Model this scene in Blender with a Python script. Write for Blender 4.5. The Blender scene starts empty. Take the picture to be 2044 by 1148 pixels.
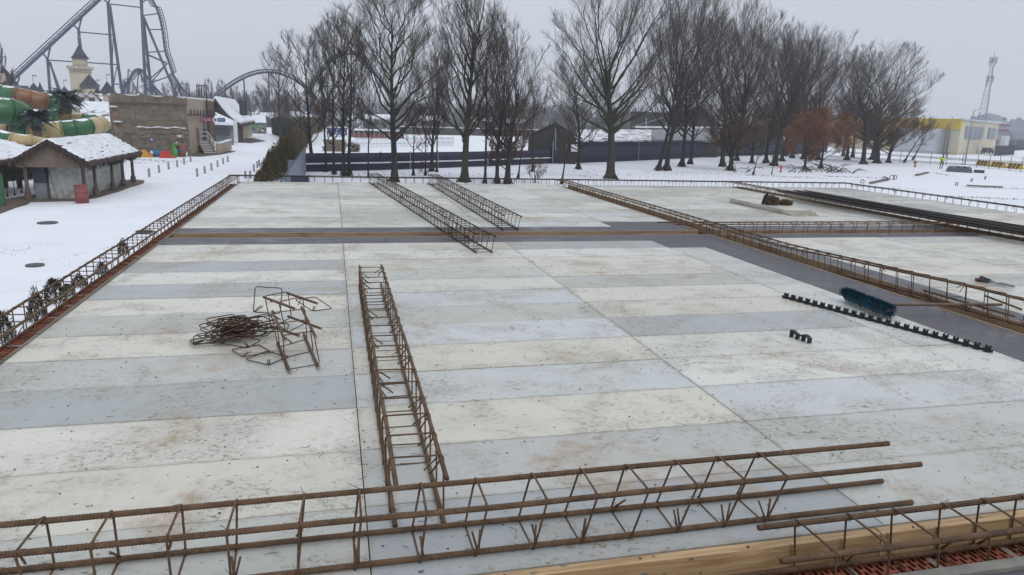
# Rooftop formwork deck in winter, theme park and bare trees behind.  bpy / Blender 4.5
import bpy, math, random
import numpy as np
from mathutils import Vector, Matrix, noise as mnoise
R_ = random.Random(11)
rad = math.radians
SC = bpy.context.scene
COL = SC.collection
# ------------------------------------------------------------------ camera model (also used to read positions off the plan)
PW, PH, PF = 2044, 1148, 1441.95
PITCH, YAW, ROLL, CH = rad(13.135), rad(14.0758), rad(1.8746), 1.4907
GZ = -3.1                                     # snow level below the deck
cp, sp = math.cos(PITCH), math.sin(PITCH)
FW = Vector((math.sin(YAW)*cp, math.cos(YAW)*cp, -sp))
_r = Vector((math.cos(YAW), -math.sin(YAW), 0)); _u = _r.cross(FW)
RT = _r*math.cos(ROLL) + _u*math.sin(ROLL)
UP = -_r*math.sin(ROLL) + _u*math.cos(ROLL)
EYE = Vector((0, 0, CH))
def ray(px, py): return FW*PF + RT*(px-PW/2) - UP*(py-PH/2)
def G(px, py, z=None):                        # where the sight line meets the level z
    z = GZ if z is None else z
    d = ray(px, py); return EYE + d*((z-CH)/d.z)
def AT(px, py, D):                            # point on the sight line at plan distance D
    d = ray(px, py); return EYE + d*(D/math.hypot(d.x, d.y))
def ZAT(p, py):                               # height over plan point p seen at row py
    k = PH/2-py; a = Vector((p[0], p[1], -CH))
    # PF*(v.UP) = k*(v.FW), v = a + z*Z
    A = PF*a.dot(UP)-k*a.dot(FW); B = PF*UP.z-k*FW.z
    return -A/B
def PX(p, px):                                # metres per photo pixel at p
    return (Vector(p)-EYE).dot(FW)/PF
# ------------------------------------------------------------------ objects
ORG = {}
def org(o): return ORG.get(o.name, Vector((0, 0, 0)))
def tag(o, label=None, cat=None, group=None, kind=None):
    if label: o['label'] = label
    if cat: o['category'] = cat
    if group: o['group'] = group
    if kind: o['kind'] = kind
    return o
def empty(name, loc, label, cat, group=None):
    o = bpy.data.objects.new(name, None); COL.objects.link(o); o.location = loc; o.empty_display_size = .2
    ORG[o.name] = Vector(loc); return tag(o, label, cat, group)
class MB:
    def __init__(s): s.v = []; s.f = []
    def add(s, vs, fs):
        n = len(s.v); s.v += [tuple(x) for x in vs]; s.f += [tuple(i+n for i in f) for f in fs]; return s
    def box(s, c, size, rz=0, M=None):
        hx, hy, hz = size[0]/2, size[1]/2, size[2]/2
        vs = [Vector((x, y, z)) for z in (-hz, hz) for y in (-hy, hy) for x in (-hx, hx)]
        m = M if M is not None else Matrix.Rotation(rz, 3, 'Z')
        c = Vector(c)
        return s.add([c+m@v for v in vs], [(0,2,3,1),(4,5,7,6),(0,1,5,4),(2,6,7,3),(0,4,6,2),(1,3,7,5)])
    def box2(s, a, b):
        a, b = Vector(a), Vector(b); return s.box((a+b)/2, b-a)
    def beam(s, a, b, w, h, up=(0,0,1)):       # box from a to b
        a, b = Vector(a), Vector(b); d = b-a; L = d.length; x = d/L
        u = Vector(up); y = u.cross(x)
        if y.length < 1e-4: y = Vector((1,0,0)).cross(x)
        y.normalize(); z = x.cross(y)
        return s.box((a+b)/2, (L, w, h), M=Matrix((x, y, z)).transposed())
    def tube(s, pts, r, n=6, closed=False, cap=True, ref=None):
        pts = [Vector(p) for p in pts]; m = len(pts)
        rs = r if isinstance(r, (list, tuple)) else [r]*m
        t0 = (pts[1]-pts[0]).normalized()
        nr = Vector(ref) if ref is not None else (Vector((0,0,1)) if abs(t0.z) < .9 else Vector((1,0,0)))
        nr = (nr-t0*nr.dot(t0)).normalized(); vs = []
        for i, p in enumerate(pts):
            if closed: t = pts[(i+1) % m]-pts[i-1]
            else: t = pts[min(i+1, m-1)]-pts[max(i-1, 0)]
            t = t.normalized() if t.length > 1e-9 else t0
            q = nr-t*nr.dot(t)
            nr = q.normalized() if q.length > 1e-6 else t.orthogonal().normalized()
            b = t.cross(nr)
            for k in range(n):
                a = 2*math.pi*k/n; vs.append(p+(nr*math.cos(a)+b*math.sin(a))*rs[i])
        fs = []
        for i in range(m if closed else m-1):
            j = (i+1) % m
            for k in range(n):
                l = (k+1) % n; fs.append((i*n+k, i*n+l, j*n+l, j*n+k))
        if cap and not closed:
            fs.append(tuple(range(n-1, -1, -1))); fs.append(tuple((m-1)*n+k for k in range(n)))
        return s.add(vs, fs)
    def lathe(s, c, prof, n=16, rx=1, ry=1, M=None):
        c = Vector(c); vs = []; fs = []
        for (r, z) in prof:
            for k in range(n):
                a = 2*math.pi*k/n; v = Vector((r*math.cos(a)*rx, r*math.sin(a)*ry, z))
                vs.append(c+(M@v if M is not None else v))
        for i in range(len(prof)-1):
            for k in range(n):
                l = (k+1) % n; fs.append((i*n+k, i*n+l, (i+1)*n+l, (i+1)*n+k))
        if prof[0][0] > 1e-5: fs.append(tuple(range(n-1, -1, -1)))
        if prof[-1][0] > 1e-5: fs.append(tuple((len(prof)-1)*n+k for k in range(n)))
        return s.add(vs, fs)
    def prism(s, poly, h):                     # poly: 3-D points (convex-ish), h: extrusion vector
        n = len(poly); h = Vector(h); P = [Vector(p) for p in poly]
        return s.add(P+[p+h for p in P], [tuple(range(n-1,-1,-1)), tuple(range(n, 2*n))]+[(i, (i+1) % n, n+(i+1) % n, n+i) for i in range(n)])
    def quad(s, a, b, c, d): return s.add([a, b, c, d], [(0,1,2,3)])
    def blob(s, c, size, seed=0, n=10, m=7, amp=.2, M=None):   # lumpy closed lump
        rr = random.Random(seed); c = Vector(c); vs = []; fs = []
        ph = [(rr.uniform(0, 6), rr.uniform(1.5, 4), rr.uniform(1, 3)) for _ in range(4)]
        for i in range(m+1):
            th = math.pi*i/m
            for k in range(n):
                a = 2*math.pi*k/n
                w = 1+amp*sum(math.sin(p+f*a)*math.sin(g*th) for p, f, g in [(p, round(f), g) for p, f, g in ph])/2
                v = Vector((math.sin(th)*math.cos(a)*size[0]/2, math.sin(th)*math.sin(a)*size[1]/2, -math.cos(th)*size[2]/2))*w
                vs.append(c+(M@v if M is not None else v))
        for i in range(m):
            for k in range(n):
                l = (k+1) % n; fs.append((i*n+k, i*n+l, (i+1)*n+l, (i+1)*n+k))
        return s.add(vs, fs)
    def mesh(s, name, mat, o, smooth=False, mats=None, mi=None):
        me = bpy.data.meshes.new(name)
        me.from_pydata([(x-o[0], y-o[1], z-o[2]) for x, y, z in s.v], [], s.f)
        for mm in (mats or [mat]): me.materials.append(mm)
        if mi: me.polygons.foreach_set('material_index', mi)
        if smooth: me.polygons.foreach_set('use_smooth', [True]*len(me.polygons))
        me.update(); return me
    def build(s, name, mat, parent=None, smooth=False, at=None, **k):
        if parent is not None: o = org(parent)
        elif at is not None: o = Vector(at)
        else:
            a = np.array(s.v); lo, hi = a.min(0), a.max(0); o = Vector(((lo[0]+hi[0])/2, (lo[1]+hi[1])/2, lo[2]))
        me = s.mesh(name, mat, o, smooth, **k)
        ob = bpy.data.objects.new(name, me); COL.objects.link(ob)
        ORG[ob.name] = Vector(o)
        if parent is not None: ob.parent = parent
        else: ob.location = o
        return ob
def copy_tree(o, parent=None):
    c = o.copy(); COL.objects.link(c); c.parent = parent
    for ch in list(o.children): copy_tree(ch, c)
    return c
def structure(o): o['kind'] = 'structure'; return o
# ------------------------------------------------------------------ materials
def nmat(name):
    m = bpy.data.materials.new(name); m.use_nodes = True; nt = m.node_tree
    return m, nt, nt.nodes['Principled BSDF']
def node(nt, t, **k):
    n = nt.nodes.new(t)
    for a, v in k.items():
        if hasattr(n, a): setattr(n, a, v)
        else: n.inputs[a.replace('_', ' ')].default_value = v
    return n
def mathn(nt, op, a, b=None, clamp=False):
    n = nt.nodes.new('ShaderNodeMath'); n.operation = op; n.use_clamp = clamp
    for i, x in enumerate((a, b)):
        if x is None: continue
        if isinstance(x, (int, float)): n.inputs[i].default_value = x
        else: nt.links.new(x, n.inputs[i])
    return n.outputs[0]
def ramp(nt, x, a, b):
    n = nt.nodes.new('ShaderNodeMapRange'); n.clamp = True
    n.inputs['From Min'].default_value = a; n.inputs['From Max'].default_value = b
    nt.links.new(x, n.inputs['Value']); return n.outputs[0]
def mix(nt, f, a, b):
    n = nt.nodes.new('ShaderNodeMix'); n.data_type = 'RGBA'
    for i, x in ((0, f), (6, a), (7, b)):
        if isinstance(x, (int, float)): n.inputs[i].default_value = x
        elif isinstance(x, (tuple, list)): n.inputs[i].default_value = (x[0], x[1], x[2], 1)
        else: nt.links.new(x, n.inputs[i])
    return n.outputs[2]
def coords(nt, scale=(1,1,1), rnd=False, kind='Object'):
    tc = nt.nodes.new('ShaderNodeTexCoord'); v = tc.outputs[kind]
    if rnd:
        oi = nt.nodes.new('ShaderNodeObjectInfo'); sc = nt.nodes.new('ShaderNodeVectorMath'); sc.operation = 'SCALE'
        cb = nt.nodes.new('ShaderNodeCombineXYZ')
        for i, k in enumerate((91.0, 57.0, 33.0)): nt.links.new(mathn(nt, 'MULTIPLY', oi.outputs['Random'], k), cb.inputs[i])
        ad = nt.nodes.new('ShaderNodeVectorMath'); ad.operation = 'ADD'
        nt.links.new(v, ad.inputs[0]); nt.links.new(cb.outputs[0], ad.inputs[1]); v = ad.outputs[0]
    mp = nt.nodes.new('ShaderNodeMapping'); mp.inputs['Scale'].default_value = scale
    nt.links.new(v, mp.inputs['Vector']); return mp.outputs[0]
def noise(nt, vec, scale, detail=5, rough=.55, dist=0):
    n = nt.nodes.new('ShaderNodeTexNoise'); n.inputs['Scale'].default_value = scale; n.inputs['Detail'].default_value = detail
    n.inputs['Roughness'].default_value = rough; n.inputs['Distortion'].default_value = dist
    nt.links.new(vec, n.inputs['Vector']); return n.outputs['Fac']
def bump(nt, b, h, s, d=.01):
    n = nt.nodes.new('ShaderNodeBump'); n.inputs['Strength'].default_value = s; n.inputs['Distance'].default_value = d
    nt.links.new(h, n.inputs['Height']); nt.links.new(n.outputs[0], b.inputs['Normal'])
def pm(name, c1, c2=None, scale=4, rough=.75, metal=0, bmp=0, bd=.01, stretch=(1,1,1), lo=.35, hi=.65, spec=.35, rnd=False, detail=5, snow=None):
    m, nt, b = nmat(name)
    b.inputs['Roughness'].default_value = rough; b.inputs['Metallic'].default_value = metal
    b.inputs['Specular IOR Level'].default_value = spec
    v = coords(nt, stretch, rnd)
    n = noise(nt, v, scale, detail)
    c2 = c2 or tuple(x*.75 for x in c1)
    col = mix(nt, ramp(nt, n, lo, hi), c1, c2)
    if snow is not None:                      # snow lying on whatever faces up
        ge = nt.nodes.new('ShaderNodeNewGeometry'); sx = nt.nodes.new('ShaderNodeSeparateXYZ')
        nt.links.new(ge.outputs['Normal'], sx.inputs[0])
        w = mathn(nt, 'ADD', sx.outputs[2], mathn(nt, 'MULTIPLY', mathn(nt, 'SUBTRACT', n, .5), .6))
        f = ramp(nt, w, snow, snow+.06); col = mix(nt, f, col, (.84,.87,.92))
        nt.links.new(mix(nt, f, (rough,)*3, (.9,)*3), b.inputs['Roughness'])
    nt.links.new(col, b.inputs['Base Color'])
    if bmp: bump(nt, b, n, bmp, bd)
    return m
MAT = {}
def mats():
    A = MAT
    A['snow'] = None
    m, nt, b = nmat('snow'); v = coords(nt); A['snow'] = m
    n1 = noise(nt, v, .35, 6); n2 = noise(nt, v, 3.0, 6); n3 = noise(nt, coords(nt, (1, 1.8, 1)), 1.1, 9, .72); n4 = noise(nt, v, .12, 3)
    c = mix(nt, ramp(nt, n1, .3, .7), (.74,.77,.825), (.81,.835,.88))
    n5 = noise(nt, v, .16, 5, .6, 1.2); tr = mathn(nt, 'MULTIPLY', ramp(nt, n5, .52, .64), ramp(nt, noise(nt, v, 2.2, 8, .75), .40, .62))
    c = mix(nt, mathn(nt, 'MULTIPLY', tr, .40), c, (.56,.57,.60))
    d = mathn(nt, 'MULTIPLY', ramp(nt, n3, .62, .70), ramp(nt, n4, .44, .58))
    c = mix(nt, mathn(nt, 'MULTIPLY', d, .55), c, (.30,.28,.27)); nt.links.new(c, b.inputs['Base Color'])
    b.inputs['Roughness'].default_value = .85; b.inputs['Specular IOR Level'].default_value = .25
    bump(nt, b, mathn(nt, 'ADD', mathn(nt, 'MULTIPLY', n2, .5), n1), .35, .12)
    # plywood formwork panels: the object's own colour under dirt, scratches and stains
    m, nt, b = nmat('formwork_plywood'); A['panel'] = m
    oi = nt.nodes.new('ShaderNodeObjectInfo')
    def cv(*k): return coords(nt, k, True)
    ge = nt.nodes.new('ShaderNodeNewGeometry'); W_ = ge.outputs['Position']     # damp and dirt run on across the joints
    big = noise(nt, cv(.7, 1.1, 1), 2.2, 6, .62, .3); big2 = noise(nt, W_, 1.5, 8, .66, .5); mot = noise(nt, cv(1, 1.1, 1), 10, 7, .7)
    st = noise(nt, W_, 1.15, 6, .66, 1.0); bits = noise(nt, cv(1, 1.25, 1), 34, 5, .62, .8); scr = noise(nt, cv(1, 3, 1), 15, 9, .72, .4)
    c = oi.outputs['Color']
    c = mix(nt, mathn(nt, 'MULTIPLY', ramp(nt, big, .48, .64), .36), c, (.36,.36,.33))
    c = mix(nt, mathn(nt, 'MULTIPLY', ramp(nt, big2, .52, .62), .42), c, (.345,.335,.30))
    c = mix(nt, mathn(nt, 'MULTIPLY', ramp(nt, mot, .54, .70), .30), c, (.36,.33,.28))
    c = mix(nt, mathn(nt, 'MULTIPLY', mathn(nt, 'MULTIPLY', ramp(nt, st, .55, .66), ramp(nt, mot, .34, .6)), .80), c, (.34,.25,.155))
    area = mathn(nt, 'MAXIMUM', ramp(nt, big2, .47, .58), ramp(nt, big, .52, .62))
    c = mix(nt, mathn(nt, 'MULTIPLY', mathn(nt, 'MULTIPLY', ramp(nt, bits, .53, .62), area), .72), c, (.20,.17,.125))
    c = mix(nt, mathn(nt, 'MULTIPLY', mathn(nt, 'MULTIPLY', ramp(nt, scr, .58, .65), ramp(nt, mot, .42, .62)), .5), c, (.20,.175,.14))
    c = mix(nt, mathn(nt, 'MULTIPLY', ramp(nt, noise(nt, cv(1, 1.2, 1), 27, 3, .5), .69, .72), .8), c, (.09,.075,.06))
    tc2 = nt.nodes.new('ShaderNodeTexCoord'); g2 = nt.nodes.new('ShaderNodeSeparateXYZ'); nt.links.new(tc2.outputs['Generated'], g2.inputs[0])
    def edge(k, w0, w1): return ramp(nt, mathn(nt, 'ABSOLUTE', mathn(nt, 'SUBTRACT', g2.outputs[k], .5)), w0, w1)
    ed = mathn(nt, 'MAXIMUM', edge(0, .485, .5), edge(1, .45, .5))
    c = mix(nt, mathn(nt, 'MULTIPLY', mathn(nt, 'MULTIPLY', ed, ramp(nt, mot, .35, .6)), .5), c, (.27,.235,.18))
    nt.links.new(c, b.inputs['Base Color'])
    rg = nt.nodes.new('ShaderNodeMapRange'); rg.inputs['From Min'].default_value = .3; rg.inputs['From Max'].default_value = .7
    rg.inputs['To Min'].default_value = .20; rg.inputs['To Max'].default_value = .60
    nt.links.new(big, rg.inputs['Value']); nt.links.new(rg.outputs[0], b.inputs['Roughness'])
    b.inputs['Specular IOR Level'].default_value = .4
    bump(nt, b, mathn(nt, 'SUBTRACT', mot, mathn(nt, 'MULTIPLY', bits, .6)), .3, .004)
    # dark film-faced plywood, wet
    m, nt, b = nmat('film_faced_plywood'); A['film'] = m
    v = coords(nt, (1,1,1), True); n = noise(nt, v, 3, 6); n2 = noise(nt, coords(nt, (1,3,1), True), 14, 6, .7)
    c = mix(nt, ramp(nt, n, .3, .7), (.052,.050,.060), (.092,.088,.100))
    c = mix(nt, mathn(nt, 'MULTIPLY', ramp(nt, n2, .58, .70), .38), c, (.26,.25,.25))
    nt.links.new(c, b.inputs['Base Color'])
    nt.links.new(mix(nt, ramp(nt, n, .35, .65), (.26,)*3, (.55,)*3), b.inputs['Roughness']); b.inputs['Specular IOR Level'].default_value = .32
    bump(nt, b, n2, .12, .003)
    def timber(name, ca, cb, cc, ax):
        m, nt, b = nmat(name)
        s = [7, 7, 7]; s[ax] = .35
        v = coords(nt, s, True); w = noise(nt, v, 6, 6, .65, 1.2)
        s2 = [1.2, 1.2, 1.2]; s2[ax] = .5
        n = noise(nt, coords(nt, s2, True), 3, 5)
        c = mix(nt, ramp(nt, w, .42, .60), ca, cb); c = mix(nt, mathn(nt, 'MULTIPLY', ramp(nt, n, .5, .68), .75), c, cc)
        k = ramp(nt, noise(nt, coords(nt, (1,1,1), True), 7, 2), .71, .75); c = mix(nt, mathn(nt, 'MULTIPLY', k, .8), c, (.10,.05,.025))
        nt.links.new(c, b.inputs['Base Color']); b.inputs['Roughness'].default_value = .62; bump(nt, b, w, .3, .004); return m
    A['woodx'] = timber('pine_timber', (.50,.345,.185), (.34,.215,.105), (.19,.115,.06), 0)
    A['woodxr'] = timber('wet_pine_timber', (.35,.25,.165), (.25,.17,.105), (.14,.092,.06), 0)
    A['woody'] = timber('wet_pine_timber_long', (.33,.245,.16), (.25,.18,.115), (.15,.105,.07), 1)
    A['woodgrey'] = pm('weathered_board', (.20,.17,.135), (.11,.09,.07), 6, .8, bmp=.3, stretch=(4,.5,4), rnd=True)
    A['greyboard'] = pm('cement_stained_board', (.25,.24,.21), (.15,.145,.13), 8, .8, bmp=.3, rnd=True)
    # rusty reinforcing steel
    m, nt, b = nmat('rusty_rebar'); A['rebar'] = m
    v = coords(nt, (1,1,1), True); n = noise(nt, v, 9, 5, .6); n2 = noise(nt, v, 70, 3)
    c = mix(nt, ramp(nt, n, .35, .65), (.066,.037,.021), (.140,.080,.041)); c = mix(nt, mathn(nt, 'MULTIPLY', ramp(nt, n2, .5, .7), .5), c, (.20,.13,.07))
    nt.links.new(c, b.inputs['Base Color']); b.inputs['Roughness'].default_value = .7; b.inputs['Metallic'].default_value = .15; bump(nt, b, n2, .3, .002)
    A['rebard'] = pm('dark_rebar', (.034,.024,.019), (.075,.048,.032), 10, .6, metal=.25, rnd=True)
    A['rebarn'] = pm('new_rebar', (.018,.017,.018), (.035,.03,.028), 3, .5, metal=.4, rnd=True, stretch=(6,.4,6))
    A['steel'] = pm('cut_steel', (.55,.55,.55), (.4,.4,.4), 30, .35, metal=.8)
    A['clay'] = pm('red_clay_block', (.33,.105,.06), (.22,.065,.04), 14, .85, bmp=.2, bd=.003)
    A['claydk'] = pm('clay_hole', (.17,.05,.03), (.11,.03,.02), 14, .9)
    A['mortar'] = pm('mortar', (.32,.30,.27), (.2,.19,.17), 10, .9)
    A['under'] = pm('scaffold_boards', (.05,.042,.035), (.03,.026,.022), 6, .9)
    A['bark'] = pm('tree_bark', (.016,.015,.013), (.040,.035,.029), 1.6, .9, bmp=.5, bd=.05, stretch=(3,3,.6), rnd=True)
    A['barkg'] = pm('mossy_bark', (.030,.034,.020), (.055,.05,.035), 1.3, .9, bmp=.5, bd=.05, stretch=(3,3,.6), rnd=True)
    A['twig'] = pm('twigs', (.040,.031,.026), (.080,.061,.048), .8, .9, rnd=True)
    A['leaf'] = pm('dead_leaves', (.17,.085,.045), (.10,.055,.034), 1.5, .85, rnd=True)
    A['leafo'] = pm('orange_dead_leaves', (.29,.115,.05), (.17,.07,.035), 1.2, .85, rnd=True)
    A['thuja'] = pm('winter_conifer', (.14,.10,.045), (.07,.068,.030), .9, .9, rnd=True)
    A['thujad'] = pm('dark_conifer', (.018,.028,.016), (.038,.044,.022), 2, .9, rnd=True)
    A['coaster'] = pm('blue_painted_steel', (.040,.052,.095), (.055,.068,.115), .3, .5, spec=.4)
    A['cream'] = pm('cream_render', (.50,.45,.34), (.38,.345,.265), .35, .9, stretch=(1,1,.4))
    A['beige'] = pm('beige_render', (.36,.29,.225), (.30,.245,.19), .8, .9)
    A['roofdk'] = pm('dark_blue_shingle', (.030,.032,.048), (.055,.056,.075), 1.2, .75, bmp=.3, bd=.05)
    A['roofsnow'] = pm('snowy_roof', (.79,.82,.87), (.68,.70,.74), 1.2, .9, bmp=.6, bd=.15)
    A['roofpatch'] = pm('patchy_snow_roof', (.78,.81,.86), (.15,.12,.115), .9, .9, lo=.50, hi=.57, bmp=.3, bd=.06, stretch=(1,2,2))
    A['thatch'] = pm('thatch', (.085,.060,.052), (.040,.028,.026), 5, .95, bmp=.8, bd=.06, stretch=(2,2,.4))
    A['plank'] = pm('brown_painted_boards', (.20,.155,.12), (.15,.115,.09), 1.6, .85, bmp=.2, stretch=(2,2,.3))
    A['post'] = pm('brown_post', (.15,.112,.092), (.09,.065,.055), 3, .85, bmp=.3)
    A['sheet'] = pm('grey_plastic_sheet', (.42,.43,.41), (.31,.32,.31), 1.6, .4, bmp=.9, bd=.12, stretch=(1,.6,1.6))
    A['slab'] = pm('wet_brown_paving', (.135,.105,.075), (.085,.068,.052), .9, .7)
    A['navy'] = pm('navy_mesh_fabric', (.020,.024,.045), (.030,.034,.058), .7, .8)
    A['navyl'] = pm('navy_sheet', (.034,.040,.072), (.045,.052,.085), .4, .7)
    A['galv'] = pm('galvanised_steel', (.33,.35,.38), (.25,.27,.30), 2, .5, metal=.3)
    A['corr'] = pm('grey_blue_sheet_metal', (.19,.22,.27), (.15,.175,.215), 1.5, .55)
    A['barn'] = pm('dark_barn_boards', (.040,.037,.036), (.058,.052,.048), .8, .85, stretch=(3,3,.3))
    A['barnroof'] = pm('wet_sheet_roof', (.16,.165,.175), (.22,.225,.235), .5, .6)
    A['yellow'] = pm('yellow_cladding', (.56,.385,.05), (.48,.33,.045), .3, .6)
    A['yellowf'] = pm('yellow_white_cladding', (.54,.52,.44), (.50,.43,.23), .16, .6)
    A['white'] = pm('white_paint', (.72,.73,.73), (.62,.63,.64), 1, .6)
    A['silo'] = pm('pale_grey_cladding', (.52,.55,.58), (.46,.49,.52), .2, .55)
    A['halldk'] = pm('blue_grey_cladding', (.26,.29,.33), (.22,.25,.29), .1, .6)
    A['glass'] = pm('dark_window', (.05,.06,.075), (.07,.085,.10), .6, .2, spec=.6)
    A['red'] = pm('red_paint', (.22,.06,.06), (.16,.048,.048), 2, .6)
    A['barrel'] = pm('faded_red_drum_paint', (.27,.085,.078), (.20,.062,.058), 2.2, .6, bmp=.1)
    A['black'] = pm('black_plastic', (.012,.013,.018), (.02,.021,.027), 20, .45)
    A['asphalt'] = pm('wet_asphalt', (.055,.057,.062), (.085,.087,.09), .5, .6)
    A['slush'] = pm('slushy_track', (.30,.30,.31), (.55,.56,.59), .8, .7, stretch=(1,1,1))
    A['sgreen'] = pm('green_fibreglass', (.022,.105,.035), (.035,.14,.05), 1, .35, spec=.5, snow=.86)
    A['scream'] = pm('cream_fibreglass', (.47,.36,.17), (.40,.30,.14), 1, .4, spec=.5, snow=.90)
    A['sorange'] = pm('orange_fibreglass', (.27,.115,.05), (.14,.075,.04), 1.2, .4, spec=.5, snow=.9)
    A['palm'] = pm('palm_frond', (.024,.040,.043), (.045,.064,.064), 2, .7, snow=.93)
    A['palmt'] = pm('palm_trunk', (.20,.14,.075), (.12,.085,.05), 3, .9, bmp=.5, bd=.04, stretch=(1,1,3))
    A['skirt'] = pm('dry_frond_skirt', (.040,.032,.030), (.07,.055,.045), 3, .9)
    A['hiviz'] = pm('hi_vis_fabric', (.52,.68,.05), (.45,.58,.05), 6, .7)
    A['trousers'] = pm('dark_trousers', (.03,.032,.04), (.045,.047,.055), 6, .85)
    A['skin'] = pm('skin', (.45,.28,.21), (.4,.24,.18), 6, .6)
    A['bristle'] = pm('blue_bristles', (.010,.075,.14), (.010,.050,.058), 12, .7)
    A['pole'] = pm('worn_wooden_pole', (.17,.125,.085), (.12,.085,.06), 8, .6, stretch=(1,6,6))
    A['leather'] = pm('brown_leather', (.085,.052,.028), (.045,.028,.017), 9, .7, bmp=.4, bd=.01)
    A['grip'] = pm('dark_rubber_grip', (.022,.022,.035), (.032,.03,.045), 20, .5)
    A['cabinet'] = pm('dark_blue_cabinet', (.028,.030,.05), (.036,.038,.06), 3, .5)
    A['cabgrey'] = pm('grey_cabinet', (.20,.21,.22), (.16,.17,.18), 3, .6)
    A['blue'] = pm('blue_plastic', (.03,.13,.32), (.025,.10,.26), 2, .4, spec=.5)
    A['tyellow'] = pm('yellow_plastic', (.66,.33,.03), (.56,.26,.02), 2, .4, spec=.5)
    A['tgreen'] = pm('bright_green_plastic', (.06,.32,.06), (.05,.25,.05), 2, .4, spec=.5)
    A['tred'] = pm('red_plastic', (.52,.05,.03), (.42,.04,.025), 2, .4, spec=.5)
    A['pink'] = pm('magenta_sign', (.34,.08,.18), (.30,.07,.16), 2, .5)
    A['blueS'] = pm('blue_sign', (.06,.09,.30), (.05,.08,.26), 2, .5)
    A['byellow'] = pm('barrier_yellow', (.58,.40,.04), (.45,.32,.04), 3, .7)
    A['tarp'] = pm('dark_grey_tarpaulin', (.06,.066,.076), (.085,.09,.10), 2, .6, bmp=.4, bd=.05)
    A['mast'] = pm('grey_blue_galvanised_lattice', (.24,.28,.34), (.20,.24,.30), 1, .6)
    A['far'] = pm('far_wood', (.075,.072,.078), (.11,.105,.11), .05, .95)
    A['iron'] = pm('wet_iron_cover', (.10,.10,.105), (.065,.065,.07), 9, .6)
    A['soil'] = pm('wet_soil', (.10,.085,.065), (.06,.052,.042), 1.2, .9)
mats()
# ================================================================== DECK
ORD = ['first','second','third','fourth','fifth','sixth','seventh','eighth','ninth','tenth','eleventh','twelfth','thirteenth','fourteenth','fifteenth','sixteenth','seventeenth','eighteenth','nineteenth','twentieth','twenty-first','twenty-second','twenty-third','twenty-fourth']
TONE = {'c': ('cream', (.615,.60,.525)), 'w': ('whitish', (.62,.625,.575)), 'b': ('bluish grey', (.375,.40,.40)), 'g': ('pale grey', (.475,.485,.45)),
        'v': ('blue-white', (.535,.56,.55)), 't': ('tan stained', (.515,.50,.445)), 'd': ('dark grey', (.345,.36,.345))}
PCACHE = {}
def panel_mesh(lx, ly):
    k = (round(lx, 3), round(ly, 3))
    if k not in PCACHE:
        m = MB(); e = .0022
        m.box((0, 0, -.0135), (lx-2*e, ly-2*e, .027))
        PCACHE[k] = m.mesh('formwork_panel', MAT['panel'], (0,0,0))
    return PCACHE[k]
def panel(x0, x1, y0, y1, tone, label, group):
    o = bpy.data.objects.new('formwork_panel', panel_mesh(x1-x0, y1-y0)); COL.objects.link(o)
    o.location = ((x0+x1)/2, (y0+y1)/2, R_.uniform(-.0012, .0012))
    o.rotation_euler = (R_.uniform(-.0012,.0012), R_.uniform(-.0004,.0004), R_.uniform(-.0008, .0008))
    c = TONE[tone][1]; j = R_.uniform(.94, 1.05); o.color = (c[0]*j, c[1]*j, c[2]*j*R_.uniform(.98, 1.02), 1)
    tag(o, label, 'formwork panel', group); return o
TA = ['wcgwbcgcgbccg', 'vgvwccvgvvtcc'[::-1], 'gwcccgcccbwvg'[::-1]]
TA[0] = 'gccbgcgcbwbcw'            # front to back, left column
TA[1] = 'bgcvcvgvwgcwc'            # middle column
TA[2] = 'ggvwwbccgccwb'            # right column
xs = [-1.91, .092, 2.05, 4.02]; colw = ['left', 'middle', 'right']
for c in range(3):
    for r in range(13):
        t = TA[c][r]
        panel(xs[c], xs[c+1], 2.1+r*.5015, 2.1+(r+1)*.5015, t, f'{TONE[t][0]} panel, {colw[c]} column, {ORD[r]} row from the front timber, main bay', 'formwork panels of the main bay')
for i, (a, b) in enumerate(((2.1, 4.1), (4.1, 6.09), (6.09, 8.1))):
    panel(4.02, 4.52, a, b, 'wvv'[i], f'white lengthwise panel beside the dark strip of the main bay, {ORD[i]} from the front', 'lengthwise panels by the dark strip')
xb = [-1.91, .10, 2.05, 4.0, 5.11]; cb = ['left', 'second', 'third', 'narrow right']
for c in range(4):
    for r in range(13):
        if c == 3 and r == 0: continue
        t = R_.choice('ggwwgvwc')
        panel(xb[c], xb[c+1], 9.86+r*.5107, 9.86+(r+1)*.5107, t, f'{TONE[t][0]} panel, {cb[c]} column, {ORD[r]} row behind the timber gap, left bay', 'formwork panels of the back left bay')
for c, (a, b) in enumerate(((5.46, 7.55), (7.55, 9.65))):
    for r in range(13):
        t = R_.choice('gcgwgtw')
        panel(a, b, 9.88+r*.509, 9.88+(r+1)*.509, t, f'{TONE[t][0]} panel, {["left","right"][c]} column, {ORD[r]} row behind the cross beam, tool pouch bay', 'formwork panels of the back middle bay')
for c, (a, b) in enumerate(((5.72, 7.56), (7.56, 9.65))):
    for r in range(13):
        t = R_.choice('wcwgwc')
        panel(a, b, 8.75-(r+1)*.5, 8.75-r*.5, t, f'{TONE[t][0]} panel, {["left","right"][c]} column, {ORD[r]} row before the cross beam, bolt cutter bay', 'formwork panels of the right bay')
for c, (a, b) in enumerate(((10.03, 12.03), (12.03, 13.1))):
    for r in range(23):
        t = R_.choice('ggtcgd')
        panel(a, b, 16.5-(r+1)*.5, 16.5-r*.5, t, f'{TONE[t][0]} panel, {["left","right"][c]} column, {ORD[r]} row from the back edge, far right bay', 'formwork panels of the far right bay')
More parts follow.
